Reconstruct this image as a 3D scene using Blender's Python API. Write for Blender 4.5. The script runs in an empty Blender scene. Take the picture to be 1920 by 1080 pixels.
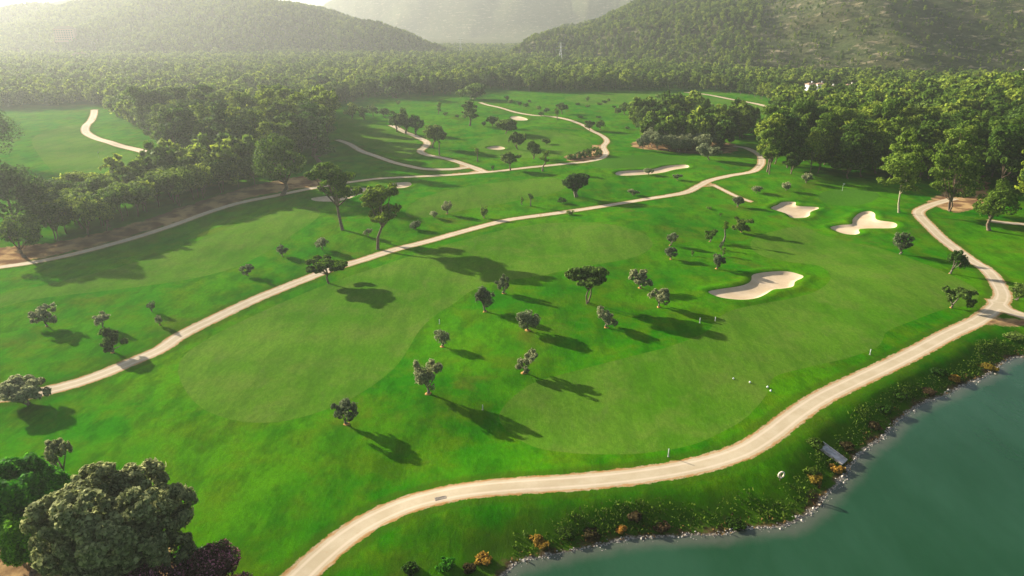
import bpy, math, random
import numpy as np
from mathutils import Vector, Matrix
from mathutils.geometry import delaunay_2d_cdt

S = bpy.context.scene
COL = S.collection
R = math.radians

# ------------------------------------------------------------ camera, light
CAM_H, FPX, YH = 50.0, 1297.0, 40.0
PITCH = math.atan((540 - YH) / FPX)
cam_d = bpy.data.cameras.new("camera"); cam = bpy.data.objects.new("camera", cam_d); COL.objects.link(cam)
cam.location = (0, 0, CAM_H)
cam.rotation_euler = (math.pi / 2 - PITCH, 0, 0)
cam_d.sensor_width = 36; cam_d.lens = 36 * FPX / 1920
cam_d.clip_start = 0.5; cam_d.clip_end = 20000
S.camera = cam

SUN_AZ, SUN_EL = R(144.5), R(17.5)
sun_dir = Vector((math.cos(SUN_AZ) * math.cos(SUN_EL), math.sin(SUN_AZ) * math.cos(SUN_EL), math.sin(SUN_EL)))
W = bpy.data.worlds.new("World"); S.world = W; W.use_nodes = True
wn = W.node_tree.nodes; wl = W.node_tree.links
sky = wn.new("ShaderNodeTexSky"); sky.sky_type = 'NISHITA'; sky.sun_disc = False
sky.sun_elevation = SUN_EL; sky.sun_rotation = math.atan2(sun_dir.x, sun_dir.y)
sky.air_density = 1.0; sky.dust_density = 2.0; sky.ozone_density = 1.0
bg = wn["Background"]; bg.inputs[1].default_value = 0.05
wl.new(sky.outputs[0], bg.inputs[0])
sl = bpy.data.lights.new("sun", 'SUN'); sl.energy = 5.0; sl.angle = R(0.5); sl.color = (1.0, 0.93, 0.80)
so = bpy.data.objects.new("sun", sl); COL.objects.link(so)
so.rotation_euler = (-sun_dir).to_track_quat('-Z', 'Y').to_euler()
S.view_settings.view_transform = 'Standard'; S.view_settings.look = 'None'
S.view_settings.exposure = 1.95; S.view_settings.gamma = 1
S.cycles.max_bounces = 6; S.cycles.diffuse_bounces = 2; S.cycles.glossy_bounces = 2
S.cycles.transmission_bounces = 2; S.cycles.volume_bounces = 1; S.cycles.transparent_max_bounces = 6
HAZE_DENSITY = 0.00033

# ------------------------------------------------------------ pixel -> place
def ray(px, py):
    a = (px - 960) / FPX; b = (540 - py) / FPX
    return np.array([a, math.cos(PITCH) + b * math.sin(PITCH), -math.sin(PITCH) + b * math.cos(PITCH)])
def Pz(px, py, z=0.0):
    d = ray(px, py); t = (z - CAM_H) / d[2]
    return np.array([d[0] * t, d[1] * t])
def spline(pts, n=6, closed=False):
    pts = np.asarray(pts, float); m = len(pts); out = []
    rng_ = range(m) if closed else range(m - 1)
    for i in rng_:
        if closed: p0, p1, p2, p3 = pts[i - 1], pts[i], pts[(i + 1) % m], pts[(i + 2) % m]
        else: p0, p1, p2, p3 = pts[max(i - 1, 0)], pts[i], pts[i + 1], pts[min(i + 2, m - 1)]
        for k in range(n):
            t = k / n
            out.append(0.5 * ((2 * p1) + (-p0 + p2) * t + (2 * p0 - 5 * p1 + 4 * p2 - p3) * t * t + (-p0 + 3 * p1 - 3 * p2 + p3) * t ** 3))
    if not closed: out.append(pts[-1])
    return np.array(out)
def seg_dist(X, Y, poly, closed):
    """distance to a polyline and, when closed, inside mask"""
    poly = np.asarray(poly, float); n = len(poly)
    D = np.full(X.shape, 1e18); ins = np.zeros(X.shape, bool)
    for i in range(n if closed else n - 1):
        ax, ay = poly[i]; bx, by = poly[(i + 1) % n]
        dx, dy = bx - ax, by - ay; L = dx * dx + dy * dy + 1e-12
        t = np.clip(((X - ax) * dx + (Y - ay) * dy) / L, 0, 1)
        D = np.minimum(D, (X - ax - t * dx) ** 2 + (Y - ay - t * dy) ** 2)
        if closed and ay != by:
            c = ((ay > Y) != (by > Y)) & (X < (bx - ax) * (Y - ay) / (by - ay) + ax)
            ins ^= c
    return np.sqrt(D), ins
def sdf(X, Y, poly, reach=None):
    """signed distance, positive inside; points outside the box plus reach get -reach"""
    X = np.asarray(X, float); Y = np.asarray(Y, float)
    if reach is None:
        d, i = seg_dist(X, Y, poly, True); return np.where(i, d, -d)
    p = np.asarray(poly); out = np.full(X.shape, -float(reach))
    m = (X > p[:, 0].min() - reach) & (X < p[:, 0].max() + reach) & (Y > p[:, 1].min() - reach) & (Y < p[:, 1].max() + reach)
    if m.any():
        d, i = seg_dist(X[m], Y[m], poly, True); out[m] = np.where(i, d, -np.minimum(d, reach))
    return out
def sm(t): t = np.clip(t, 0, 1); return t * t * (3 - 2 * t)

# ------------------------------------------------------------ height of the land
WATER = -1.7
shore_px = [(900, 1130), (940, 1086), (975, 1055), (1010, 1047), (1060, 1036), (1130, 1022), (1180, 1012), (1240, 1008), (1300, 1004), (1350, 1004), (1400, 992), (1440, 990),
            (1480, 985), (1530, 955), (1555, 925), (1580, 900), (1598, 872), (1625, 842), (1655, 822), (1690, 785), (1725, 760),
            (1775, 740), (1810, 722), (1850, 705), (1880, 682), (1900, 672), (1960, 668), (2100, 660)]
shore = spline([Pz(x, y, WATER) for x, y in shore_px], 4)
LAKE = np.vstack([shore, [[230, 60], [230, -60], [-6, -60], [-6, 20]]])
HR = [Pz(930, 117), Pz(1150, 128), Pz(1400, 149), Pz(1700, 158), Pz(2150, 165), (1500, 700), (1500, 3200), (300, 3200), (40, 1500)]
HL = [Pz(862, 106), Pz(700, 110), Pz(480, 114), Pz(250, 116), Pz(0, 110), Pz(-140, 100), (-1500, 1500), (-1400, 2100), (-300, 1900)]
HF = [(-900, 2900), (-400, 2500), (60, 2350), (700, 2400), (1800, 2700), (1800, 5200), (-900, 5200)]
HR = np.array(HR); HL = np.array(HL); HF = np.array(HF)
LPX = [(520, 1120), (560, 1084), (600, 1046), (650, 1005), (700, 974), (760, 947), (820, 930), (880, 919), (960, 911), (1040, 906), (1120, 900), (1200, 891), (1280, 878), (1340, 864), (1400, 842), (1450, 810),
    (1490, 779), (1540, 746), (1600, 716), (1660, 688), (1720, 658), (1780, 626), (1835, 600), (1866, 576), (1880, 556), (1873, 536), (1853, 508), (1820, 487), (1790, 465), (1763, 444), (1743, 424), (1727, 408), (1722, 397), (1737, 388), (1760, 380), (1790, 372)]
LPLINE = spline([(2.0, 20.0)] + [Pz(*q) for q in LPX[:24]] + [Pz(1925, 594), Pz(2100, 640)], 3)
BANKP = np.vstack([LPLINE, [[300, 200], [300, -60], [2, -60]]])
def bumps(x, y):
    z = 0.55 * np.sin(x / 13.0 + 1.3 + 0.8 * np.sin(y / 21.0)) * np.sin(y / 17.0 + 0.4)
    z += 0.5 * np.sin((x + y) / 27.0 + 2.0) + 0.28 * np.sin((x * 0.8 - y) / 8.5 + 0.6) * np.sin((x + 0.3 * y) / 11.0)
    return z
def hnoise(x, y):
    z = np.sin(x / 47 + y / 90) * np.cos(y / 63 - x / 120) * 9 + np.sin(x / 21 + 1.7 + y / 33) * np.sin(y / 26 + .5) * 4
    return z + np.sin(x / 9.1 + y / 14) * np.sin(y / 11.3 - x / 17) * 1.4
def hill_sdf(x, y):
    return sdf(x, y, HR, 5.0), sdf(x, y, HL, 5.0), sdf(x, y, HF, 5.0)
def H0(x, y):
    x = np.asarray(x, float); y = np.asarray(y, float)
    d = -sdf(x, y, LAKE, 30.0)
    m = (d > 0) & (d < 29.9); dp = np.full(x.shape, 30.0)
    if m.any(): dp[m] = np.maximum(seg_dist(x[m], y[m], LPLINE, False)[0] - 2.3, 0)
    s = sm(np.maximum(d, 0) / np.minimum(np.maximum(d, 0) + dp + 1e-6, 17.0))
    mm = (d > 0) & (d < 29.9)
    if mm.any():
        q = np.ones(x.shape, bool); q[mm] = seg_dist(x[mm], y[mm], BANKP, True)[1]; s = np.where(mm & ~q, 1.0, s)
    z = bumps(x, y) * sm((d - 9) / 16) * sm((900 - y) / 300) * (1 - 0.75 * sm((y - 330) / 200))
    z = z + np.where(d > 0, WATER * (1 - s), WATER - np.minimum(1.6, -d * 0.45))
    # rise under the wood on the right, shelf under the tree row on the left
    z = z + 15 * np.exp(-(((x - 300) / 105) ** 2 + ((y - 330) / 100) ** 2))
    r, l, f = hill_sdf(x, y)
    hn = hnoise(x, y)
    z = z + np.where(r > 0, 230 * (1 - np.exp(-r * 0.42 / 230)) + hn * sm(r / 60), 0)
    z = z + np.where(l > 0, 135 * (1 - np.exp(-l * 0.42 / 135)) + 0.7 * hn * sm(l / 60), 0)
    z = z + np.where(f > 0, 300 * (1 - np.exp(-f * 0.85 / 300)) + 1.2 * hn * sm(f / 90), 0)
    return z
def P(px, py, it=6):
    z = 0.0
    for _ in range(it):
        p = Pz(px, py, z); z = 0.5 * z + 0.5 * float(H0(p[0:1], p[1:2])[0])
    return p
def PL(pts): return [P(x, y) for x, y in pts]

# ------------------------------------------------------------ outlines traced on the land
def rib(pts, w, n=5): return (spline(PL(pts), n), w / 2.0)
PATHS = {
 'lake_path': rib(LPX, 2.95),
 'lake_path_branch': rib([(1868, 566), (1885, 580), (1925, 594), (1990, 612)], 3.2),
 'middle_path': rib([(-60, 752), (-10, 746), (40, 741), (90, 732), (150, 716), (200, 698), (250, 677), (300, 655), (340, 628), (400, 598), (450, 574), (500, 552), (560, 528), (620, 505), (680, 487), (740, 468), (800, 453), (860, 436), (920, 420),
    (960, 411), (1040, 400), (1120, 388), (1200, 375), (1280, 362), (1310, 349), (1332, 338), (1370, 329), (1410, 322), (1424, 312), (1428, 303), (1424, 290), (1400, 278), (1375, 274)], 2.7),
 'left_path': rib([(-60, 510), (-10, 502), (60, 492), (130, 478), (200, 460), (270, 440), (330, 420), (390, 398), (450, 380), (520, 366), (590, 352), (660, 341), (720, 334), (800, 330), (880, 325), (940, 320), (1000, 313), (1060, 307),
    (1100, 303), (1127, 297), (1136, 287), (1131, 275), (1138, 265), (1130, 255), (1108, 244), (1092, 234), (1060, 223), (1030, 218), (1000, 216), (965, 210), (930, 200), (900, 192)], 2.4),
 'loop_path': rib([(632, 262), (655, 270), (685, 286), (725, 300), (770, 312), (800, 317), (850, 317), (885, 313), (905, 321)], 2.6),
 'tree_path': rib([(733, 235), (755, 246), (778, 255), (800, 266), (797, 275), (788, 283), (800, 290), (830, 296), (860, 304), (885, 313), (905, 321)], 3.0),
 'far_left_path': rib([(177, 206), (173, 222), (161, 236), (162, 249), (185, 261), (215, 270), (245, 278), (275, 286)], 3.6),
 'spur_path': rib([(1338, 347), (1360, 358), (1385, 370), (1408, 378)], 1.5),
 'far_right_path': rib([(1285, 173), (1330, 178), (1370, 186), (1410, 193), (1445, 202)], 3.5),
 'service_path': rib([(1858, 414), (1890, 418), (1960, 424)], 2.2),
}
BUNK = {
 'large': [(1328, 548), (1345, 543), (1385, 537), (1403, 531), (1409, 524), (1412, 515), (1440, 510), (1475, 509), (1500, 515), (1506, 520), (1491, 528), (1487, 537), (1468, 541), (1450, 543), (1435, 552), (1418, 559), (1390, 562), (1352, 558)],
 'cross': [(1446, 391), (1458, 384), (1468, 379), (1491, 379), (1494, 386), (1528, 388), (1535, 391), (1520, 397), (1518, 404), (1508, 408), (1484, 408), (1473, 400)],
 'trefoil': [(1557, 427), (1575, 422), (1597, 420), (1599, 411), (1611, 400), (1628, 396), (1640, 400), (1644, 412), (1675, 417), (1682, 423), (1670, 428), (1614, 429), (1612, 437), (1600, 440), (1578, 437)],
 'long': [(1154, 325), (1165, 321), (1200, 319), (1225, 317), (1250, 311), (1285, 309), (1291, 314), (1265, 318), (1240, 324), (1200, 328), (1162, 329)],
 'pine': [(584, 372), (610, 368), (632, 366), (646, 357), (665, 353), (690, 353), (690, 360), (668, 367), (652, 373), (625, 378), (592, 377)],
 'oval': [(736, 344), (750, 342), (768, 342), (771, 347), (758, 352), (738, 352)],
 'sliver': [(914, 276), (935, 274), (947, 278), (935, 281), (916, 279)],
 'far': [(957, 219), (972, 218), (990, 224), (975, 226), (962, 224)],
}
FAIR = {
 'left': [(334, 690), (342, 722), (368, 757), (410, 780), (470, 792), (535, 789), (600, 772), (655, 749), (705, 718), (742, 687), (765, 655), (786, 620), (815, 592), (850, 570), (885, 545), (935, 528), (1010, 518), (1095, 500), (1175, 486), (1213, 471), (1224, 457), (1212, 441), (1175, 427), (1100, 417), (1020, 419), (940, 432), (860, 452), (800, 470), (700, 503), (620, 530), (555, 556), (480, 589), (400, 629), (350, 662)],
 'right': [(938, 772), (963, 743), (1000, 718), (1060, 700), (1130, 682), (1200, 664), (1260, 648), (1325, 622), (1342, 600), (1372, 582), (1420, 571), (1480, 560), (1532, 545), (1556, 525), (1552, 509), (1530, 497), (1480, 491), (1430, 480), (1408, 463), (1414, 446), (1448, 434), (1500, 424), (1535, 437), (1585, 452), (1660, 468), (1740, 497), (1815, 532), (1835, 552), (1820, 572), (1770, 580), (1705, 604), (1663, 622), (1648, 648), (1600, 668), (1510, 690), (1452, 707), (1437, 740), (1400, 782), (1350, 812), (1290, 836), (1200, 850), (1100, 851), (1010, 840), (960, 815), (940, 795)],
 'shaded': [(-40, 560), (60, 540), (180, 512), (300, 478), (420, 430), (510, 398), (575, 388), (600, 396), (588, 415), (545, 442), (490, 478), (420, 508), (330, 528), (200, 545), (60, 562), (-40, 585)],
 'middle': [(760, 400), (790, 372), (860, 352), (950, 340), (1030, 334), (1068, 340), (1050, 358), (970, 376), (880, 392), (800, 408)],
 'upper': [(640, 220), (700, 232), (770, 256), (782, 280), (760, 296), (720, 285), (660, 262), (636, 246)],
 'far': [(1060, 182), (1130, 176), (1250, 174), (1370, 188), (1450, 208), (1452, 224), (1330, 208), (1200, 196), (1090, 196)],
 'top': [(60, 262), (110, 240), (160, 232), (150, 250), (210, 275), (285, 300), (270, 325), (200, 335), (130, 340), (90, 312)],
 'centre': [(905, 262), (1000, 243), (1085, 256), (1110, 275), (1060, 292), (980, 296), (900, 286)],
 'green': [(1535, 367), (1550, 358), (1590, 354), (1630, 357), (1648, 366), (1635, 378), (1600, 386), (1560, 384), (1540, 377)],
 'green_far': [(1110, 303), (1150, 294), (1220, 291), (1285, 296), (1280, 305), (1230, 311), (1150, 316), (1112, 312)],
}
SOIL = [[(-40, 505), (60, 488), (200, 456), (330, 416), (450, 376), (520, 361), (600, 346), (585, 330), (520, 338), (430, 360), (330, 392), (230, 425), (100, 455), (-40, 470)],
        [(1740, 378), (1770, 360), (1810, 330), (1850, 330), (1850, 380), (1800, 398), (1770, 392)],
        [(1190, 278), (1260, 284), (1330, 289), (1380, 284), (1370, 268), (1250, 262), (1190, 265)],
        [(1060, 300), (1075, 278), (1130, 272), (1128, 300)],
        [(-60, 1140), (-60, 1020), (20, 985), (130, 1020), (250, 1005), (300, 1000), (330, 1020), (325, 1060), (360, 1090), (470, 1075), (490, 1140)],
        [(1840, 606), (1870, 596), (1930, 598), (1960, 606), (1900, 612)]]
BUNK = {k: spline(PL(v), 4, True) for k, v in BUNK.items()}
FAIR = {k: spline(PL(v), 5, True) for k, v in FAIR.items()}
SOIL = [spline(PL(v), 3, True) for v in SOIL]
def bunk_sdf(x, y):
    b = np.full(np.shape(x), -6.0)
    for v in BUNK.values(): b = np.maximum(b, sdf(x, y, v, 6.0))
    return b
def HZ(x, y):
    x = np.atleast_1d(np.asarray(x, float)); y = np.atleast_1d(np.asarray(y, float))
    b = bunk_sdf(x, y)
    lip = 0.24 * np.exp(-((b + 1.4) / 1.1) ** 2)
    return H0(x, y) + lip - 0.42 * sm((b + 0.15) / 1.0) - 0.10 * sm(b / 4.0)
def hz(x, y): return float(HZ([x], [y])[0])

# ------------------------------------------------------------ objects and tags
def tag(o, label=None, cat=None, group=None, kind=None):
    if label: o["label"] = label
    if cat: o["category"] = cat
    if group: o["group"] = group
    if kind: o["kind"] = kind
    return o
def empty(name, loc, rz=0.0):
    o = bpy.data.objects.new(name, None); COL.objects.link(o); o.location = loc; o.rotation_euler = (0, 0, rz); o.empty_display_size = 0.5
    return o
def mesh_np(name, v, faces_idx, sizes, mats, mat_idx=None, smooth=True):
    me = bpy.data.meshes.new(name); v = np.asarray(v, np.float32)
    me.vertices.add(len(v)); me.vertices.foreach_set("co", v.ravel())
    me.loops.add(len(faces_idx)); me.loops.foreach_set("vertex_index", np.asarray(faces_idx, np.int32))
    me.polygons.add(len(sizes)); st = np.zeros(len(sizes), np.int32); st[1:] = np.cumsum(sizes)[:-1]
    me.polygons.foreach_set("loop_start", st); me.polygons.foreach_set("loop_total", np.asarray(sizes, np.int32))
    if mat_idx is not None: me.polygons.foreach_set("material_index", np.asarray(mat_idx, np.int32))
    me.polygons.foreach_set("use_smooth", np.full(len(sizes), smooth))
    for m in mats: me.materials.append(m)
    me.update(calc_edges=True); return me
def obj(name, me, parent=None, loc=None):
    o = bpy.data.objects.new(name, me); COL.objects.link(o)
    if parent: o.parent = parent
    if loc is not None: o.location = loc
    return o
class MB:
    """collects tubes, boxes and rings into one mesh"""
    def __init__(s): s.v = []; s.f = []; s.n = 0
    def add(s, v, f):
        s.v.append(np.asarray(v, float)); s.f += [tuple(i + s.n for i in q) for q in f]; s.n += len(v)
    def tube(s, pts, rad, k=7, cap=True):
        pts = [np.asarray(p, float) for p in pts]; vs = []
        for i, p in enumerate(pts):
            t = pts[min(i + 1, len(pts) - 1)] - pts[max(i - 1, 0)]; t = t / (np.linalg.norm(t) + 1e-9)
            u = np.cross(t, [0.3, 1, 0.1] if abs(t[2]) > .5 else [0, 0, 1.0]); u /= np.linalg.norm(u); w = np.cross(t, u)
            for a in range(k):
                an = 2 * math.pi * a / k; vs.append(p + rad[i] * (math.cos(an) * u + math.sin(an) * w))
        f = [(i * k + a, i * k + (a + 1) % k, (i + 1) * k + (a + 1) % k, (i + 1) * k + a) for i in range(len(pts) - 1) for a in range(k)]
        if cap: f += [tuple(range(k))[::-1], tuple(range((len(pts) - 1) * k, len(pts) * k))]
        s.add(vs, f)
    def box(s, c, d, rz=0.0):
        x, y, z = [q / 2 for q in d]; ca, sa = math.cos(rz), math.sin(rz); vs = []
        for sx, sy, sz in [(-1, -1, -1), (1, -1, -1), (1, 1, -1), (-1, 1, -1), (-1, -1, 1), (1, -1, 1), (1, 1, 1), (-1, 1, 1)]:
            vs.append((c[0] + sx * x * ca - sy * y * sa, c[1] + sx * x * sa + sy * y * ca, c[2] + sz * z))
        s.add(vs, [(3, 2, 1, 0), (4, 5, 6, 7), (0, 1, 5, 4), (1, 2, 6, 5), (2, 3, 7, 6), (3, 0, 4, 7)])
    def build(s, name, mat, parent=None, loc=None, smooth=False):
        fl = [i for q in s.f for i in q]
        return obj(name, mesh_np(name, np.vstack(s.v), fl, [len(q) for q in s.f], [mat], smooth=smooth), parent, loc)

# ------------------------------------------------------------ materials
class NT:
    def __init__(s, name):
        s.m = bpy.data.materials.new(name); s.m.use_nodes = True; s.t = s.m.node_tree
        s.p = s.t.nodes["Principled BSDF"]; s.out = s.t.nodes["Material Output"]
    def n(s, t, **k):
        o = s.t.nodes.new(t)
        for a, b in k.items(): setattr(o, a, b)
        return o
    def l(s, a, b): s.t.links.new(a, b)
    def noise(s, scale, detail=4, rough=.55, vec=None, stretch=None, dist=0.0):
        tc = s.n("ShaderNodeTexCoord"); o = s.n("ShaderNodeTexNoise"); o.inputs["Scale"].default_value = scale
        o.inputs["Detail"].default_value = detail; o.inputs["Roughness"].default_value = rough; o.inputs["Distortion"].default_value = dist
        src = vec or tc.outputs["Object"]
        if stretch:
            mp = s.n("ShaderNodeMapping"); mp.inputs["Scale"].default_value = stretch[:3]; mp.inputs["Rotation"].default_value = (0, 0, stretch[3]); s.l(src, mp.inputs[0]); src = mp.outputs[0]
        s.l(src, o.inputs["Vector"]); return o.outputs["Fac"]
    def rng(s, x, a, b, c=0.0, d=1.0):
        o = s.n("ShaderNodeMapRange"); o.interpolation_type = 'SMOOTHSTEP'
        for i, v in zip(range(1, 5), (a, b, c, d)): o.inputs[i].default_value = v
        s.l(x, o.inputs[0]); return o.outputs[0]
    def mix(s, f, a, b, mode='MIX'):
        o = s.n("ShaderNodeMix", data_type='RGBA', blend_type=mode)
        for i, v in ((0, f), (6, a), (7, b)):
            if isinstance(v, (int, float)): o.inputs[i].default_value = v
            elif isinstance(v, tuple): o.inputs[i].default_value = (*v, 1)
            else: s.l(v, o.inputs[i])
        return o.outputs[2]
    def math(s, op, a, b=None):
        o = s.n("ShaderNodeMath", operation=op)
        for i, v in enumerate((a, b)):
            if v is None: continue
            if isinstance(v, (int, float)): o.inputs[i].default_value = v
            else: s.l(v, o.inputs[i])
        return o.outputs[0]
    def attr(s, name):
        o = s.n("ShaderNodeAttribute"); o.attribute_name = name; return o.outputs["Fac"]
    def bump(s, h, strength=.4, dist=.1):
        o = s.n("ShaderNodeBump"); o.inputs["Strength"].default_value = strength; o.inputs["Distance"].default_value = dist
        s.l(h, o.inputs["Height"]); s.l(o.outputs[0], s.p.inputs["Normal"]); return o
    def done(s, col, rough=.8, spec=.2):
        if isinstance(col, tuple): s.p.inputs["Base Color"].default_value = (*col, 1)
        else: s.l(col, s.p.inputs["Base Color"])
        if isinstance(rough, (int, float)): s.p.inputs["Roughness"].default_value = rough
        else: s.l(rough, s.p.inputs["Roughness"])
        s.p.inputs["Specular IOR Level"].default_value = spec
        return s.m
def mat_plain(name, col, rough=.7, scale=6.0, var=.18, spec=.3):
    n = NT(name); a = n.noise(scale, 5); c = n.mix(n.rng(a, .3, .7), tuple(v * (1 - var) for v in col), tuple(min(1, v * (1 + var)) for v in col))
    return n.done(c, rough, spec)

def mat_grass(kind):
    n = NT("grass_" + kind)
    big = n.noise(.035, 5, .6); mid = n.noise(.16, 5, .65); fine = n.noise(2.2, 6, .7, stretch=(1, .45, 1, R(30))); grain = n.noise(9, 4, .8)
    if kind == 'rough':
        c = n.mix(n.rng(big, .38, .62), (.022, .185, .0003), (.080, .260, .0012))
        c = n.mix(n.rng(mid, .42, .66, 0, .8), c, (.100, .195, .003))
        c = n.mix(n.rng(n.noise(.30, 6, .7, stretch=(1, .4, 1, R(35))), .45, .62, 0, .45), c, (.008, .070, .0006))
        brown = n.noise(.075, 6, .62, dist=.6)
        c = n.mix(n.rng(brown, .55, .70, 0, .5), c, (.130, .125, .016))
    elif kind == 'fairway':
        c = n.mix(n.rng(big, .38, .62), (.068, .200, .006), (.112, .232, .016))
        c = n.mix(n.rng(mid, .42, .68, 0, .6), c, (.140, .205, .030))
        c = n.mix(n.rng(n.noise(.26, 6, .72, stretch=(1, .22, 1, R(-28))), .44, .62, 0, .4), c, (.045, .125, .008))
        c = n.mix(n.rng(n.noise(.5, 5, .7, stretch=(1, .3, 1, R(40))), .55, .70, 0, .35), c, (.120, .165, .040))
    elif kind == 'green':
        c = n.mix(n.rng(big, .35, .65), (.052, .170, .007), (.070, .190, .014))
    c = n.mix(n.rng(fine, .32, .66, 0, .55), c, n.mix(.5, c, (.010, .04, .002)))
    c = n.mix(n.rng(grain, .36, .64, 0, .42), c, (.010, .035, .003))
    if kind == 'rough':
        dp = n.attr("dpath"); jn = n.noise(.9, 5, .7)
        e = n.math('ADD', dp, n.math('MULTIPLY', n.math('SUBTRACT', jn, .5), 1.1))
        c = n.mix(n.rng(e, .9, 1.9, .5, 0), c, (.040, .070, .005))
        c = n.mix(n.rng(e, .12, .30, 1, 0), c, n.mix(n.rng(n.noise(.5), .4, .6), (.33, .19, .07), (.40, .29, .16)))
        # far bank by the lake: rank weeds, then bare earth and gravel at the water
        dl = n.attr("dlake"); j2 = n.noise(.35, 6, .7)
        e2 = n.math('ADD', dl, n.math('MULTIPLY', n.math('SUBTRACT', j2, .5), 7.0))
        c = n.mix(n.rng(e2, 2.0, 6.5, .8, 0), c, (.040, .085, .006))
        c = n.mix(n.rng(e2, .2, 1.6, 1, 0), c, n.mix(n.rng(n.noise(.8), .42, .6), (.045, .030, .016), (.10, .066, .030)))
        e3 = n.math('ADD', dl, n.math('MULTIPLY', n.math('SUBTRACT', n.noise(.7, 4), .5), 1.6))
        c = n.mix(n.rng(e3, .05, .55, 1, 0), c, n.mix(n.rng(n.noise(3.5, 3), .45, .62), (.12, .105, .09), (.42, .36, .27)))
        ds = n.attr("dsoil"); e4 = n.math('ADD', ds, n.math('MULTIPLY', n.math('SUBTRACT', n.noise(.3, 5, .7), .5), 6.0))
        so_ = n.mix(n.rng(n.noise(.22, 5), .4, .62), (.16, .085, .045), (.42, .27, .12))
        c = n.mix(n.rng(e4, -.4, .6, 0, 1), c, so_)
    b = n.bump(n.math('ADD', n.math('MULTIPLY', mid, 3.0), n.math('ADD', fine, n.math('MULTIPLY', grain, .4))), .55 if kind == 'rough' else .35, .12)
    return n.done(c, .95, 0.0)
M = {}
for k in ('rough', 'fairway', 'green'): M[k] = mat_grass(k)
def mat_path():
    n = NT("path_dust"); a = n.noise(.3, 5, .6); b = n.noise(4, 6, .7)
    c = n.mix(n.rng(a, .35, .68), (.44, .355, .225), (.51, .42, .285)); c = n.mix(n.rng(b, .35, .7, 0, .35), c, (.46, .33, .22))
    tr = n.noise(1.1, 3, .6); c = n.mix(n.rng(tr, .60, .72, 0, .35), c, (.42, .28, .16))
    dp = n.attr("dpath"); e = n.math('ADD', dp, n.math('MULTIPLY', n.math('SUBTRACT', n.noise(.8, 5, .7), .5), .7))
    c = n.mix(n.rng(e, -.26, -.04, 0, .9), c, (.40, .22, .085))
    c = n.mix(n.math('MULTIPLY', n.rng(dp, -.95, -.75, 0, .5), n.rng(dp, -.6, -.45, 1, 0)), c, (.66, .54, .40))
    c = n.mix(n.rng(n.noise(.12, 6, .7), .56, .66, 0, .3), c, (.40, .30, .20))
    n.bump(b, .25, .05); return n.done(c, .9, .1)
M['path'] = mat_path()
def mat_sand():
    n = NT("bunker_sand"); a = n.noise(.25, 5, .6); b = n.noise(3.0, 4, .7, stretch=(1, .25, 1, R(25)))
    c = n.mix(n.rng(a, .35, .65), (.52, .39, .24), (.60, .465, .31)); c = n.mix(n.rng(b, .4, .7, 0, .3), c, (.50, .36, .24))
    n.bump(b, .4, .06); return n.done(c, .95, .05)
M['sand'] = mat_sand()
def mat_hill():
    n = NT("hillside"); a = n.noise(.03, 6, .65); b = n.noise(.16, 6, .75); r = n.noise(.09, 7, .8, stretch=(.6, 1, 2.2, 0))
    c = n.mix(n.rng(a, .35, .65), (.055, .075, .022), (.085, .085, .032))
    c = n.mix(n.rng(b, .45, .65, 0, .8), c, (.022, .038, .012))
    c = n.mix(n.rng(r, .545, .62, 0, .9), c, n.mix(n.rng(b, .4, .6), (.38, .29, .17), (.24, .21, .15)))
    n.bump(n.math('ADD', b, n.math('MULTIPLY', r, .6)), 1.0, 2.2); return n.done(c, .95, .05)
M['hill'] = mat_hill()
def mat_water():
    n = NT("lake_water"); a = n.noise(1.6, 3, .6, stretch=(1, .6, 1, R(-30))); g = n.noise(.045, 5, .65, stretch=(1, .45, 1, R(-25)))
    c = n.mix(n.rng(g, .35, .65), (.009, .050, .016), (.018, .068, .030))  # broad lighter patches: varied reflection painted into the water colour
    dl = n.attr("dlake"); c = n.mix(n.rng(n.math('ADD', dl, n.math('MULTIPLY', n.noise(.5, 5, .7), 1.6)), -1.6, .5, 0, .6), c, (.11, .10, .08))
    n.bump(n.math('ADD', a, n.math('MULTIPLY', n.noise(.35, 4, .6, stretch=(1, .5, 1, R(-30))), 1.5)), .5, .05); m = n.done(c, .14, .5); n.p.inputs["IOR"].default_value = 1.33; return m
M['water'] = mat_water()
def mat_leaf(name, light, dark, trans=.44, speck=None, speck_amt=0.0, vary=.35):
    n = NT(name); g = n.n("ShaderNodeNewGeometry"); oi = n.n("ShaderNodeObjectInfo")
    f = n.rng(g.outputs["Random Per Island"], 0, 1)
    c = n.mix(f, dark, light)
    cl = n.noise(.55, 3, .6); c = n.mix(n.rng(cl, .38, .66, 0, .45), c, tuple(v * .8 for v in dark))
    hue = n.n("ShaderNodeHueSaturation"); n.l(n.rng(oi.outputs["Random"], 0, 1, .475, .525), hue.inputs["Hue"]); n.l(n.rng(oi.outputs["Random"], 0, 1, 1 + vary, 1 - vary), hue.inputs["Value"])
    n.l(c, hue.inputs["Color"]); c = hue.outputs[0]
    if speck: c = n.mix(n.rng(g.outputs["Random Per Island"], 1 - speck_amt, 1 - speck_amt + .01), c, speck)
    n.done(c, .75, .06)
    tr = n.n("ShaderNodeBsdfTranslucent"); n.l(c, tr.inputs[0]); mx = n.n("ShaderNodeMixShader"); mx.inputs[0].default_value = trans
    n.l(n.p.outputs[0], mx.inputs[1]); n.l(tr.outputs[0], mx.inputs[2]); n.l(mx.outputs[0], n.out.inputs[0]); return n.m
M['olive'] = mat_leaf("olive_leaves", (.33, .36, .18), (.10, .13, .055))
M['pine'] = mat_leaf("pine_needles", (.22, .32, .022), (.055, .115, .008))
M['dark'] = mat_leaf("dark_leaves", (.155, .25, .045), (.042, .085, .015))
M['wood'] = mat_leaf("wood_needles", (.26, .36, .04), (.06, .12, .010), vary=.45)
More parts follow.
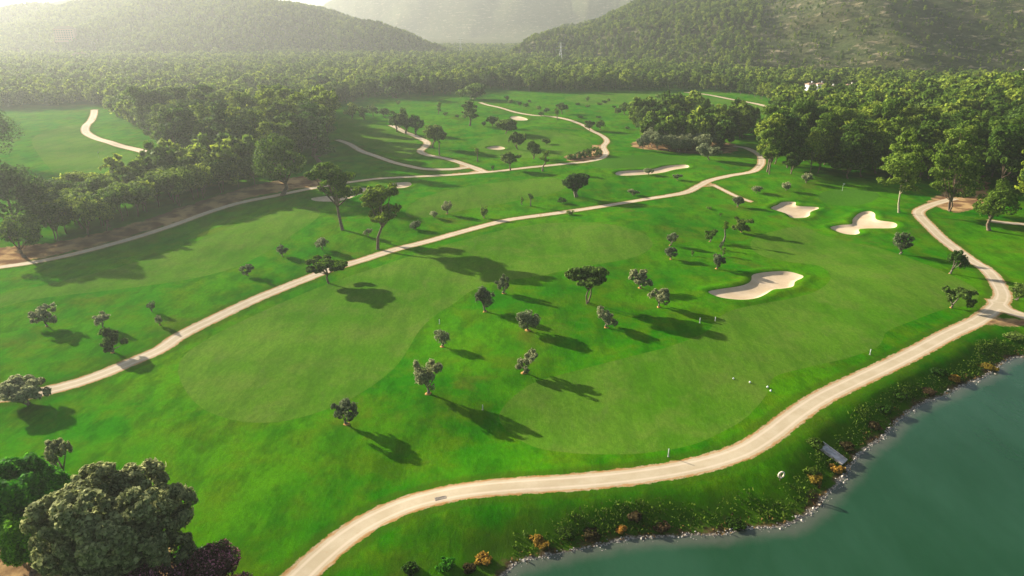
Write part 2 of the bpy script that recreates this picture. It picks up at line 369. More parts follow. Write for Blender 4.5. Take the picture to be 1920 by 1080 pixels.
M['green_l'] = mat_leaf("bright_leaves", (.22, .52, .03), (.05, .18, .01), trans=.5)
M['carob'] = mat_leaf("grey_green_leaves", (.46, .48, .20), (.12, .15, .05), trans=.42, vary=0)
M['oleander'] = mat_leaf("oleander_leaves", (.17, .10, .07), (.07, .028, .026), speck=(.70, .24, .34), speck_amt=.20, vary=0)
M['oleander_w'] = mat_leaf("white_oleander_leaves", (.12, .17, .09), (.04, .07, .03), speck=(.75, .72, .62), speck_amt=.30, vary=0)
M['yellow'] = mat_leaf("yellow_shrub_leaves", (.52, .36, .05), (.20, .12, .02))
M['russet'] = mat_leaf("russet_leaves", (.17, .12, .05), (.05, .034, .016))
M['dry'] = mat_leaf("dead_reed", (.27, .17, .05), (.05, .028, .012))
M['reed'] = mat_leaf("bank_weeds", (.10, .19, .02), (.02, .055, .006))
M['bark'] = mat_plain("pine_bark", (.17, .115, .075), .9, 3, .35)
M['bark_o'] = mat_plain("olive_bark", (.19, .15, .11), .9, 4, .35)
M['bark_pale'] = mat_plain("pale_bark", (.34, .30, .18), .9, 3, .25)
M['mulch'] = mat_plain("dry_earth", (.46, .24, .06), .95, 3, .35)
M['stone'] = mat_plain("shore_stone", (.33, .29, .24), .9, 1.5, .5)
M['concrete'] = mat_plain("concrete", (.46, .41, .38), .85, 2, .3)
M['white'] = mat_plain("white_paint", (.68, .68, .64), .5, 3, .06)
M['cream'] = mat_plain("cream_wall", (.72, .64, .50), .8, 1, .1)
M['pinkwall'] = mat_plain("pink_wall", (.78, .42, .34), .8, 1, .08)
M['tile'] = mat_plain("roof_tile", (.36, .22, .14), .8, 2, .25)
M['glass'] = mat_plain("window_glass", (.03, .04, .05), .15, 1, .1, .6)
M['steel'] = mat_plain("galvanised_steel", (.45, .46, .46), .45, 2, .1)
M['ring'] = mat_plain("lifebuoy_white", (.78, .66, .50), .6, 5, .1)
M['red'] = mat_plain("flag_red", (.55, .06, .04), .6, 3, .1)
M['grate'] = mat_plain("iron_grate", (.30, .25, .20), .6, 6, .2)

# ------------------------------------------------------------ the land as one triangulation, split by surface
def build_land():
    rng = np.random.default_rng(3)
    rows = []
    for py in np.arange(1700, 178, -5.0):
        a = PITCH + math.atan((py - 540) / FPX)
        if a < R(88): rows.append(CAM_H / math.tan(a))
    r = rows[-1]
    while r < 7000: r *= (1.014 if r < 1700 else 1.05); rows.append(r)
    az_f = np.arange(-42, 42.01, .30)
    pts = []
    for i, r in enumerate(rows):
        a = R(90) - np.radians(az_f + (0.15 if i % 2 else 0)); pts.append(np.c_[r * np.cos(a), r * np.sin(a)])
    for r in [12, 25, 40, 60, 90, 130, 190, 280, 400, 600, 900, 1400, 2200, 3600, 6000, 7600]:
        a = R(90) - np.radians(np.arange(44, 317, 4.0)); pts.append(np.c_[r * np.cos(a), r * np.sin(a)])
    pts.append(np.array([[0.0, 0.0]]))
    g = np.vstack(pts); g += rng.normal(0, 1, g.shape) * np.minimum(.0008 * np.linalg.norm(g, axis=1), 1.0)[:, None]
    edges = []; extra = []
    V = [g]; n = len(g)
    def loop(poly, closed=True):
        nonlocal n
        m = len(poly); V.append(np.asarray(poly)); edges.extend((n + i, n + (i + 1) % m) for i in range(m if closed else m - 1)); n += m
    for c, hw in PATHS.values():
        t = np.gradient(c, axis=0); t /= np.linalg.norm(t, axis=1)[:, None]; nn = np.c_[-t[:, 1], t[:, 0]]
        L, Rr = c + nn * hw, c - nn * hw
        loop(np.vstack([L, Rr[::-1]]))
        for q_ in (0, -.78, .78): V.append((c + nn * hw * q_)[1:-1]); n += len(c) - 2
    for v in BUNK.values():
        loop(v)
        lo, hi = v.min(0) - 4, v.max(0) + 4; st = .8 if v.mean(0)[1] < 330 else 1.4
        X, Y = np.meshgrid(np.arange(lo[0], hi[0], st), np.arange(lo[1], hi[1], st)); X = X.ravel() + rng.uniform(-.1, .1, X.size); Y = Y.ravel() + rng.uniform(-.1, .1, Y.size)
        k = sdf(X, Y, v); k = (k > -4) & (abs(k) > .12); V.append(np.c_[X[k], Y[k]]); n += int(k.sum())
    for v in FAIR.values(): loop(v)
    lk = shore[::1]; loop(lk, False)
    X, Y = np.meshgrid(np.arange(-6, 120, 1.3), np.arange(15, 150, 1.3)); X = X.ravel() + rng.uniform(-.2, .2, X.size); Y = Y.ravel() + rng.uniform(-.2, .2, Y.size)
    k = abs(sdf(X, Y, LAKE)) < 14; V.append(np.c_[X[k], Y[k]]); n += int(k.sum())
    V = np.vstack(V)
    ov, oe, of, _, _, _ = delaunay_2d_cdt([Vector((float(a), float(b))) for a, b in V], edges, [], 0, 1e-4, False)
    v2 = np.array([(p[0], p[1]) for p in ov]); T = np.array([f for f in of if len(f) == 3], np.int64)
    z = HZ(v2[:, 0], v2[:, 1])
    a, b, c = v2[T[:, 0]], v2[T[:, 1]], v2[T[:, 2]]
    ar = (b[:, 0] - a[:, 0]) * (c[:, 1] - a[:, 1]) - (b[:, 1] - a[:, 1]) * (c[:, 0] - a[:, 0])
    T = np.where((ar < 0)[:, None], T[:, ::-1], T); T = T[abs(ar) > 1e-7]
    cx, cy = v2[T].mean(1).T
    reg = np.zeros(len(T), int); names = ['ground']
    rr, ll, ff = hill_sdf(cx, cy); reg[(rr > 0) | (ll > 0) | (ff > 0) | (np.hypot(cx, cy) > 640)] = 1; names.append('hills')
    for nm in FAIR:
        names.append('fairway' if not nm.startswith('green') else 'putting_green'); reg[sdf(cx, cy, FAIR[nm], 1.0) > 0] = len(names) - 1
    for nm in BUNK:
        names.append('sand_bunker'); reg[sdf(cx, cy, BUNK[nm], 1.0) > 0] = len(names) - 1
    dpv = np.full(len(v2), 9.0)
    for nm, (c_, hw) in PATHS.items():
        names.append('path')
        lo, hi = c_.min(0) - 9, c_.max(0) + 9
        m = (cx > lo[0]) & (cx < hi[0]) & (cy > lo[1]) & (cy < hi[1]); d = seg_dist(cx[m], cy[m], c_, False)[0]
        idx = np.where(m)[0]; reg[idx[d < hw]] = len(names) - 1
        m = (v2[:, 0] > lo[0]) & (v2[:, 0] < hi[0]) & (v2[:, 1] > lo[1]) & (v2[:, 1] < hi[1]); d = seg_dist(v2[m, 0], v2[m, 1], c_, False)[0] - hw
        dpv[m] = np.minimum(dpv[m], d)
    dl = -sdf(v2[:, 0], v2[:, 1], LAKE, 30.0)
    ds = np.full(len(v2), -8.0)
    for s_ in SOIL: ds = np.maximum(ds, sdf(v2[:, 0], v2[:, 1], s_, 8.0))
    e = .6; nx = -(HZ(v2[:, 0] + e, v2[:, 1]) - HZ(v2[:, 0] - e, v2[:, 1])) / (2 * e); ny = -(HZ(v2[:, 0], v2[:, 1] + e) - HZ(v2[:, 0], v2[:, 1] - e)) / (2 * e)
    N = np.c_[nx, ny, np.ones(len(nx))]; N /= np.linalg.norm(N, axis=1)[:, None]
    mats = {'ground': 'rough', 'hills': 'hill', 'fairway': 'fairway', 'putting_green': 'green', 'sand_bunker': 'sand', 'path': 'path'}
    for i, nm in enumerate(names):
        t = T[reg == i]
        if not len(t): continue
        u, inv = np.unique(t, return_inverse=True)
        me = mesh_np(nm, np.c_[v2[u], z[u]], inv.ravel(), np.full(len(t), 3), [M[mats[nm]]])
        for an, arr in (("dpath", dpv), ("dlake", dl), ("dsoil", ds)):
            at = me.attributes.new(an, 'FLOAT', 'POINT'); at.data.foreach_set("value", arr[u].astype(np.float32))
        me.normals_split_custom_set_from_vertices(N[u].tolist())
        o = obj(nm, me); tag(o, kind='structure')
    # lake surface
    lo = shore
    w = bpy.data.meshes.new("water")
    X = []; st = 2.5
    gx, gy = np.meshgrid(np.arange(-12, 240, st), np.arange(-70, 175, st)); gx = gx.ravel(); gy = gy.ravel()
    m = -sdf(gx, gy, LAKE, 30.0) < 3.5
    ov, oe, of, _, _, _ = delaunay_2d_cdt([Vector((float(a), float(b))) for a, b in zip(gx[m], gy[m])], [], [], 0, 1e-4, False)
    v = np.array([(p[0], p[1]) for p in ov]); t = np.array(of); c = v[t].mean(1); keep = -sdf(c[:, 0], c[:, 1], LAKE, 30.0) < 3
    t = t[keep]; a, b, c = v[t[:, 0]], v[t[:, 1]], v[t[:, 2]]; ar = (b[:, 0] - a[:, 0]) * (c[:, 1] - a[:, 1]) - (b[:, 1] - a[:, 1]) * (c[:, 0] - a[:, 0])
    t = np.where((ar < 0)[:, None], t[:, ::-1], t)
    me = mesh_np("water", np.c_[v, np.full(len(v), WATER)], t.ravel(), np.full(len(t), 3), [M['water']])
    at = me.attributes.new("dlake", 'FLOAT', 'POINT'); at.data.foreach_set("value", (-sdf(v[:, 0], v[:, 1], LAKE, 30.0)).astype(np.float32))
    tag(obj("water", me), kind='structure')
build_land()

# ------------------------------------------------------------ foliage
ICO = None
def ico():
    global ICO
    if ICO is None:
        import bmesh
        bm = bmesh.new(); bmesh.ops.create_icosphere(bm, subdivisions=2, radius=1); bm.verts.ensure_lookup_table()
        ICO = (np.array([v.co[:] for v in bm.verts]), np.array([[v.index for v in f.verts] for f in bm.faces])); bm.free()
    return ICO
def crown_mesh(name, lobes, n, size, mat, seed, sub=9, aspect=1.5, core=0.0, spread=.6):
    """leaf clumps: every lobe carries sub-clumps, every sub-clump carries leaf-sized faces turned roughly outwards"""
    rng = np.random.default_rng(seed); lobes = np.asarray(lobes, float)
    S_ = []; kk = (.30, .52) if sub < 15 else (.16, .34)
    for L in lobes:
        d = rng.normal(size=(sub, 3)); d /= np.linalg.norm(d, axis=1)[:, None]; d[:, 2] = d[:, 2] * .9 + .12
        k = rng.uniform(kk[0], kk[1], sub)[:, None]
        S_.append(np.c_[L[:3] + d * L[3:] * (1.02 - k * .8), L[3:] * k])
    S_ = np.vstack(S_); w = S_[:, 3] ** 2; idx = rng.choice(len(S_), n, p=w / w.sum())
    d = rng.normal(size=(n, 3)); d /= np.linalg.norm(d, axis=1)[:, None]
    rad = rng.uniform(.55, 1.0, n) ** .6; rad *= np.where(rng.random(n) < .06, 1.25, 1)
    c = S_[idx, :3] + d * S_[idx, 3:] * rad[:, None]
    # throw out leaves buried inside a lobe
    keep = np.ones(n, bool)
    for L in lobes: keep &= (((c - L[:3]) / (L[3:] * .45)) ** 2).sum(1) > 1
    c = c[keep]; d = d[keep]; idx = idx[keep]; n = len(c)
    out = c - lobes[:, :3].mean(0); out /= np.linalg.norm(out, axis=1)[:, None] + 1e-6
    nrm = d * .8 + out * .6 + rng.normal(size=(n, 3)) * spread + [0, 0, .15]; nrm /= np.linalg.norm(nrm, axis=1)[:, None]
    u = np.cross(nrm, rng.normal(size=(n, 3))); u /= np.linalg.norm(u, axis=1)[:, None]; v = np.cross(nrm, u)
    s = (size * rng.uniform(.6, 1.4, n))[:, None]
    q = np.stack([c - u * s * aspect * .5, c + v * s * .5 + u * s * .1, c + u * s * aspect * .5, c - v * s * .5 + u * s * .1], 1).reshape(-1, 3)
    V = [q]; F = [np.arange(4 * n)]; Z = [np.full(n, 4)]; off = 4 * n
    if core:
        iv, it = ico()
        for L in lobes:
            jit = 1 + rng.normal(0, .10, len(iv))[:, None]
            V.append(L[:3] + iv * L[3:] * core * jit); F.append((it + off).ravel()); Z.append(np.full(len(it), 3)); off += len(iv)
    return mesh_np(name, np.vstack(V), np.concatenate(F), np.concatenate(Z), [mat], smooth=False)
def fit(lobes, w, z0, z1, wy=None):
    L = np.array(lobes, float); lo = (L[:, :3] - L[:, 3:]).min(0); hi = (L[:, :3] + L[:, 3:]).max(0); t = np.array([w, wy or w, z1 - z0]); s = t / (hi - lo)
    L[:, :3] = (L[:, :3] - (lo + hi) / 2) * s; L[:, 2] += (z0 + z1) / 2; L[:, 3:] *= s; return L
def lobes_of(style, w, h, rng, zt):
    out = []
    if style == 'olive':
        k = rng.integers(5, 9)
        for i in range(k):
            a = 2 * math.pi * (i + rng.uniform(-.45, .45)) / k; r = rng.uniform(.35, .78)
            s = rng.uniform(.22, .36); out.append((r * math.cos(a), r * math.sin(a), rng.uniform(-.25, .45), s, s, s * rng.uniform(.75, 1.0)))
        out.append((rng.uniform(-.15, .15), rng.uniform(-.1, .1), .15, .42, .42, .38))
    elif style == 'pine':
        out.append((0, 0, .3, .5, .5, .5))
        for i in range(9):
            a = rng.uniform(0, 6.283); zz = rng.uniform(-.8, .85); r = rng.uniform(.3, .75) * math.sqrt(max(.1, 1 - zz * zz * .6))
            s = rng.uniform(.28, .42); out.append((r * math.cos(a), r * math.sin(a), zz, s, s, s * .85))
    elif style == 'tall':   # full conical-oval forest pine
        for i in range(13):
            zz = -1 + 2 * (i + .5) / 13; rr = .62 * math.sqrt(max(.05, 1 - abs(zz + .25) ** 2.2 * .62))
            a = i * 2.4 + rng.uniform(-.5, .5); r = rr * rng.uniform(.35, .85); s = rng.uniform(.30, .42) * (1.0 - .30 * max(0, zz))
            out.append((r * math.cos(a), r * math.sin(a), zz, s, s, s * .62))
        out.append((0, 0, -.2, .5, .5, .7)); out.append((0, 0, .7, .27, .27, .4))
    elif style == 'round':
        out.append((0, 0, 0, .62, .62, .62))
        for i in range(8):
            d = rng.normal(size=3); d /= np.linalg.norm(d); d[2] = abs(d[2]) * rng.choice([1, 1, -.6]); s = rng.uniform(.34, .46); out.append((*(d * .58), s, s, s))
    elif style == 'wide':
        for i in range(9):
            a = 2 * math.pi * i / 9 + rng.uniform(-.3, .3); r = rng.uniform(.35, .78); s = rng.uniform(.28, .38); out.append((r * math.cos(a), r * math.sin(a), rng.uniform(-.5, .7), s, s, s * 1.1))
        out.append((0, 0, .3, .4, .4, .6))
    elif style == 'dome':
        out.append((0, 0, -.1, .7, .7, .6))
        for i in range(16):
            a = i * 2.4; zz = -.35 + 1.0 * (i + .5) / 16; r = .68 * math.sqrt(max(.02, 1 - (max(0, zz) / .75) ** 2)) * rng.uniform(.85, 1.05); s = rng.uniform(.26, .36); out.append((r * math.cos(a), r * math.sin(a), zz, s, s, s * .9))
    elif style == 'slim':
        for i in range(4): out.append((rng.uniform(-.2, .2), rng.uniform(-.2, .2), -.8 + .5 * i, .4, .4, .4))
    elif style == 'bush':
        for i in range(6):
            a = rng.uniform(0, 6.283); r = rng.uniform(.1, .6); s = rng.uniform(.4, .55); out.append((r * math.cos(a), r * math.sin(a), rng.uniform(-.1, .35), s, s, s))
    return fit(out, w, zt, h)
def trunk_mesh(name, lobes, h, zt, r0, mat, rng, stems=1, lean=(0, 0), limbs=4):
    mb = MB(); L = np.asarray(lobes); c = np.array([L[:, 0].mean(), L[:, 1].mean(), 0])
    for s in range(stems):
        a = rng.uniform(0, 6.28); off = np.array([math.cos(a), math.sin(a), 0]) * (r0 * 2.2 if stems > 1 else 0)
        top = np.array([c[0] + lean[0] + off[0] * 2.5, c[1] + lean[1] + off[1] * 2.5, zt + (h - zt) * .35])
        base = off + [0, 0, -.35]; mid1 = base * .6 + top * .4 + rng.normal(0, r0 * .9, 3); mid1[2] = zt * .45; mid2 = base * .2 + top * .8 + rng.normal(0, r0 * .7, 3); mid2[2] = zt * .95
        mb.tube([base, off + [0, 0, .12], mid1, mid2, top], [r0 * 1.55, r0 * 1.1, r0 * .85, r0 * .7, r0 * .35])
        for i in rng.choice(len(L), min(limbs, len(L)), replace=False):
            t = L[i, :3]; m = (mid2 + t) / 2 + [0, 0, -.06 * h]; mb.tube([mid2 - [0, 0, .15 * zt], m, t], [r0 * .55, r0 * .38, r0 * .15], 5)
    fl = [i for q in mb.f for i in q]
    return mesh_np(name, np.vstack(mb.v), fl, [len(q) for q in mb.f], [mat], smooth=True)
def tree_meshes(style, w, h, seed, leaf, mat, bark, n, zt=None, r0=None, stems=1, sub=9, limbs=4, lean=(0, 0), core=0.0):
    rng = np.random.default_rng(seed); zt = h * .35 if zt is None else zt; r0 = r0 or (.035 * h + .04)
    L = lobes_of(style, w, h, rng, zt)
    return crown_mesh("crown", L, n, leaf, M[mat], seed + 7, sub=sub, core=core), trunk_mesh("trunk", L, h, zt, r0, M[bark], rng, stems, lean, limbs)
def plant(kind, x, y, cm, tm, label, cat, group=None, rz=0.0, sc=(1, 1, 1), z=None):
    r = empty(kind, (x, y, hz(x, y) if z is None else z), rz); tag(r, label, cat, group); r.scale = sc
    obj("crown", cm, r)
    if tm: obj("trunk", tm, r)
    return r
def px_tree(bx, by, top, x0, x1):
    """place, height, width and sideways crown shift in metres of a tree traced in the photo"""
    p = P(bx, by); z = hz(*p); d = p[1]
    rt = ray(bx, top); t = d / rt[1]; h = CAM_H + t * rt[2] - z
    slant = math.hypot(d, CAM_H - z * .5) * 1.0
    depth = d * math.cos(PITCH) + (CAM_H - z - h / 2) * math.sin(PITCH)
    return p, z, h, (x1 - x0) * depth / FPX, ((x0 + x1) / 2 - bx) * depth / FPX

# ---- trees that stand alone: base x, base y, top y, crown left, crown right, style, leaf, bark, options, label
T1 = []
def t1(bx, by, top, x0, x1, style, mat, label, kind='olive_tree', cat='olive tree', bark='bark_o', n=900, zt=.17, stems=1, pit=False, group='small trees planted between the fairways', leaf=None, limbs=3, r0=None, sub=9):
    p, z, h, w, dx = px_tree(bx, by, top, x0, x1); h = max(h, .6); w = max(w, .5)
    seed = int(bx * 7 + by * 13) % 99991
    # a tilted view adds crown depth to the drawn height
    h = max(.5 * h, h - .16 * w) if style != 'slim' else h
    leaf = leaf or max(.12, .042 * w + .0005 * p[1]); n = int(n * 1.9)
    cm, tm = tree_meshes(style, w, h, seed, leaf, mat, bark, n, h * zt, r0, stems, sub=sub, limbs=limbs)
    if abs(dx) > .1 * w:
        co = np.zeros(len(cm.vertices) * 3, np.float32); cm.vertices.foreach_get("co", co); co = co.reshape(-1, 3); co[:, 0] += dx; cm.vertices.foreach_set("co", co.ravel())
        co = np.zeros(len(tm.vertices) * 3, np.float32); tm.vertices.foreach_get("co", co); co = co.reshape(-1, 3); co[:, 0] += dx * np.clip(co[:, 2] / (h * .5), 0, 1); tm.vertices.foreach_set("co", co.ravel())
    r = plant(kind, p[0], p[1], cm, tm, label, cat, group, 0.0, z=z)
    if pit:
        rg = np.random.default_rng(seed); k = 14; R_ = rg.uniform(.38, .62, k) * pit; an = np.arange(k) * 2 * math.pi / k
        v = [(0, 0, .16)] + [(R_[i] * .55 * math.cos(an[i]), R_[i] * .55 * math.sin(an[i]), .12) for i in range(k)] + [(R_[i] * math.cos(an[i]), R_[i] * math.sin(an[i]), -.06) for i in range(k)]
        f = [(0, 1 + i, 1 + (i + 1) % k) for i in range(k)] + [(1 + i, 1 + k + i, 1 + k + (i + 1) % k, 1 + (i + 1) % k) for i in range(k)]
        mb = MB(); mb.add(v, f); mb.build("earth_mound", M['mulch'], r, smooth=True)
    return r
O = dict(pit=1.0)
t1(650, 795, 742, 624, 674, 'wide', 'olive', "small olive tree nearest the lower tip of the pale left fairway", n=1500, **O)
t1(803, 738, 670, 778, 837, 'olive', 'olive', "olive with a three-lobed crown on an orange mound, left of the curved fairway edge", n=1800, pit=1.15)
t1(830, 650, 612, 816, 847, 'round', 'olive', "little round olive beside the white post on the fairway edge", n=1000, **O)
t1(982, 699, 652, 966, 1011, 'olive', 'olive', "olive leaning right above the start of the dark fairway rim", n=1400, **O)
t1(990, 619, 574, 966, 1013, 'round', 'olive', "full round olive in the middle of the central rough, long shadow to its right", n=1500, pit=1.1)
t1(1137, 614, 571, 1121, 1160, 'olive', 'olive', "olive with a leaning two-part crown right of the central round olive", n=1300, **O)
t1(910, 584, 531, 894, 934, 'round', 'olive', "upright olive at the edge of the left fairway, in front of the big pine shadow", n=1500, **O)
t1(945, 550, 512, 928, 955, 'olive', 'olive', "olive standing in the big pine's shadow", n=1200, pit=.9)
t1(1100, 568, 486, 1056, 1139, 'wide', 'dark', "dark spreading tree with a forked bare trunk in the central rough", 'spreading_tree', 'tree', 'bark', 2600, .48, stems=2, group=None, limbs=6, r0=.16)
t1(1200, 540, 501, 1177, 1223, 'olive', 'olive', "olive between the dark spreading tree and the kidney-shaped bunker, on bare earth", n=1500, **O)
t1(1235, 576, 535, 1218, 1259, 'olive', 'olive', "olive nearest to the left point of the largest bunker", n=1400, **O)
t1(1256, 460, 433, 1248, 1270, 'round', 'olive', "upper one of two small olives, one above the other", n=900, pit=.7)
t1(1258, 486, 459, 1247, 1274, 'round', 'olive', "lower one of two small olives, one above the other", n=1000, pit=.8)
t1(1344, 504, 472, 1333, 1362, 'olive', 'olive', "olive just above the largest bunker, thin sapling behind it", n=1100, pit=.9)
t1(1355, 480, 463, 1352, 1360, 'slim', 'dark', "thin dark sapling touching the olive above the largest bunker", 'sapling', 'sapling', n=260, pit=False)
t1(1352, 468, 452, 1346, 1356, 'slim', 'olive', "short sapling below the tall thin one", 'sapling', 'sapling', n=260)
t1(1331, 453, 424, 1320, 1345, 'olive', 'dark', "dark two-lobed olive left of the tall thin sapling", n=1000, pit=.7)
t1(1357, 453, 415, 1351, 1364, 'slim', 'pine', "tall thin sapling between two dark olives", 'sapling', 'sapling', n=420, zt=.6)
t1(1390, 435, 403, 1371, 1410, 'wide', 'dark', "wide dark olive left of the long flat shadow by the right fairway", n=1400, pit=.8)
t1(1383, 388, 363, 1372, 1395, 'round', 'olive', "olive hiding the end of the short sandy spur", n=900, pit=.7)
t1(1329, 392, 386, 1323, 1334, 'bush', 'dark', "tiny dark bush left of the short sandy spur", 'bush', 'bush', n=160)
t1(1351, 405, 397, 1347, 1355, 'bush', 'pine', "tiny bush below the short sandy spur", 'bush', 'bush', n=160)
t1(1298, 479, 468, 1295, 1302, 'slim', 'dark', "tiny staked sapling right of the pair of small olives", 'sapling', 'sapling', n=160)
t1(1418, 362, 345, 1407, 1429, 'bush', 'olive', "low olive right of the short sandy spur", n=600)
t1(1474, 357, 338, 1464, 1484, 'round', 'olive', "small olive above the cross-shaped bunker", n=700)
t1(1512, 343, 321, 1501, 1524, 'round', 'olive', "pale round olive against the dark right wood", n=800)
t1(1688, 476, 428, 1671, 1708, 'round', 'olive', "round dark olive below the three-lobed bunker", n=1300, pit=.6)
t1(1781, 513, 464, 1775, 1808, 'olive', 'dark', "dark tree leaning right beside the lake path", n=1400, pit=.6)
t1(1783, 577, 528, 1767, 1826, 'wide', 'dark', "dark open-crowned tree inside the bend of the lake path", n=1300, pit=.7)
t1(1904, 562, 524, 1888, 1925, 'bush', 'dark', "shrub beside the path junction at the right edge", 'shrub', 'shrub', n=700, zt=.05, group=None)
t1(1080, 369, 316, 1056, 1109, 'round', 'dark', "large round tree on several stems below the long bunker", 'round_tree', 'tree', 'bark_o', 2800, .30, stems=3, group=None, limbs=5)
t1(1054, 380, 368, 1044, 1064, 'bush', 'dark', "low bush left of the large round tree's stems", 'bush', 'bush', n=400)
t1(1066, 402, 391, 1059, 1077, 'bush', 'dark', "bush overhanging the middle path below the large round tree", 'bush', 'bush', n=400)
t1(995, 386, 362, 990, 1002, 'slim', 'dark', "slim sapling with a bare stem left of the large round tree", 'sapling', 'sapling', n=300, zt=.5)
t1(979, 384, 368, 975, 983, 'slim', 'dark', "smallest sapling, left of the slim bare-stemmed one", 'sapling', 'sapling', n=200)
t1(1187, 366, 350, 1175, 1198, 'olive', 'olive', "low olive between the large round tree and the middle path", n=600)
t1(1216, 328, 312, 1207, 1226, 'bush', 'olive', "small olive standing in front of the long bunker", n=500)
t1(1270, 338, 323, 1262, 1280, 'olive', 'olive', "small olive below the right end of the long bunker", n=500, pit=.5)
t1(838, 401, 372, 829, 850, 'round', 'olive', "olive with an orange foot on the slope right of the two tall pines", n=800, pit=.8)
t1(908, 409, 383, 901, 917, 'round', 'dark', "small dark olive just above the middle path", n=700, pit=.6)
t1(813, 408, 393, 805, 822, 'bush', 'olive', "low olive left of the one with the orange foot", n=500)
t1(690, 443, 425, 681, 699, 'bush', 'olive', "small olive between the trunks of the two tall pines", n=500)
t1(778, 430, 411, 766, 791, 'bush', 'olive', "grey shrub at the end of the tall pine's shadow", 'shrub', 'shrub', n=700, zt=.1)
t1(604, 468, 441, 592, 618, 'round', 'olive', "round olive below the left tall pine", n=900)
t1(530, 481, 456, 519, 543, 'round', 'olive', "round olive at the edge of the wood's long shadow", n=800)
t1(464, 516, 490, 452, 478, 'wide', 'olive', "small open olive above the middle path, left of its round neighbours", n=700)
t1(616, 531, 472, 573, 652, 'wide', 'pine', "dark green bushy tree overhanging the middle path", 'bushy_tree', 'tree', 'bark', 2600, .42, group=None, limbs=6)
t1(88, 612, 566, 67, 116, 'wide', 'olive', "olive with a forked three-lobed crown at the far left", n=1500, pit=.7)
t1(194, 614, 583, 176, 211, 'olive', 'olive', "upper of two olives standing one behind the other near the left edge", n=1000)
t1(211, 661, 612, 183, 236, 'olive', 'dark', "lower of two olives near the left edge, its shadow crossing the path", n=1600, pit=.8)
t1(285, 584, 562, 277, 293, 'round', 'olive', "upper of the two smallest round olives left of the path", n=500)
t1(300, 609, 588, 292, 308, 'round', 'olive', "lower of the two smallest round olives left of the path", n=500, pit=.4)
t1(52, 757, 702, 8, 94, 'round', 'olive', "broad low olive covering the middle path at the left edge", 'broad_olive', 'olive tree', n=4200, zt=.14, stems=2, group=None)
t1(124, 892, 819, 90, 146, 'olive', 'carob', "small grey olive behind the bright green tree", 'olive_tree', 'olive tree', n=2600, group=None)
# far course
D = dict(kind='round_tree', cat='tree', bark='bark', group='trees scattered over the far course')
t1(957, 319, 280, 939, 979, 'round', 'dark', "dark round tree on the far path junction", n=1300, zt=.38, **D)
t1(1017, 321, 282, 1009, 1031, 'slim', 'pine', "half-bare tree with pale branches on the far path", n=500, zt=.45, **D)
t1(1001, 298, 260, 989, 1016, 'wide', 'dark', "dark tree with a bushy skirt behind the half-bare tree", n=900, **D)
t1(970, 280, 239, 952, 988, 'wide', 'dark', "dark tree below the long dark clump", n=1100, **D)
t1(1023, 271, 257, 1014, 1033, 'bush', 'dark', "round bush on the central far fairway", 'bush', 'bush', 'bark', 400, group='bushes on the far course')
t1(924, 236, 213, 911, 937, 'round', 'dark', "left tree of the long dark clump below the far path", n=800, **D)
t1(948, 251, 216, 925, 970, 'round', 'dark', "right tree of the long dark clump, its crown the wider", n=1500, zt=.22, **D)
t1(881, 236, 183, 864, 899, 'tall', 'dark', "upright dark tree standing alone left of the far path", n=1500, zt=.30, **D)
t1(895, 303, 277, 890, 901, 'slim', 'dark', "thin lollipop tree left of the far path junction", n=260, zt=.55, **D)
t1(824, 291, 258, 820, 829, 'slim', 'dark', "bare thin sapling right of the winding tree path", n=160, zt=.6, **D)
t1(811, 277, 227, 794, 838, 'round', 'dark', "large dark round tree at the bend of the winding path", n=2000, zt=.30, **D)
t1(745, 247, 203, 730, 762, 'round', 'dark', "left tree of three over the winding path", n=1000, **D)
t1(761, 250, 196, 747, 778, 'round', 'dark', "middle and tallest tree of three over the winding path", n=1200, **D)
t1(779, 253, 211, 768, 797, 'round', 'dark', "right tree of three over the winding path", n=1000, **D)
t1(722, 221, 199, 711, 733, 'round', 'dark', "round tree left of the three over the winding path", n=700, **D)
t1(700, 218, 192, 690, 713, 'wide', 'dark', "small spreading tree at the left start of the winding path", n=700, **D)
t1(683, 224, 196, 672, 694, 'round', 'dark', "leftmost dark tree along the winding path", n=700, **D)
t1(660, 222, 188, 645, 674, 'round', 'wood', "pale bushy tree at the right edge of the left wood", n=900, **D)
t1(822, 214, 190, 817, 830, 'slim', 'dark', "narrow tree on a pale bare patch, far course", n=350, **D)
t1(1054, 214, 187, 1043, 1068, 'round', 'dark', "round dark tree above the far path", n=900, zt=.3, **D)
t1(1045, 225, 203, 1038, 1049, 'slim', 'dark', "thin dark tree at the edge of the far path", n=300, zt=.45, **D)
t1(1105, 244, 222, 1095, 1117, 'wide', 'dark', "left of two dark trees where the far path turns", n=700, **D)
t1(1126, 244, 222, 1117, 1136, 'round', 'dark', "right of two dark trees where the far path turns", n=700, **D)
t1(1170, 214, 188, 1160, 1181, 'round', 'dark', "tree on a pale patch left of the middle grove", n=700, **D)
t1(1158, 214, 199, 1150, 1166, 'round', 'dark', "smaller tree touching the one left of the middle grove", n=500, **D)
BG = dict(kind='bush', cat='bush', bark='bark', group='bushes on the far course')
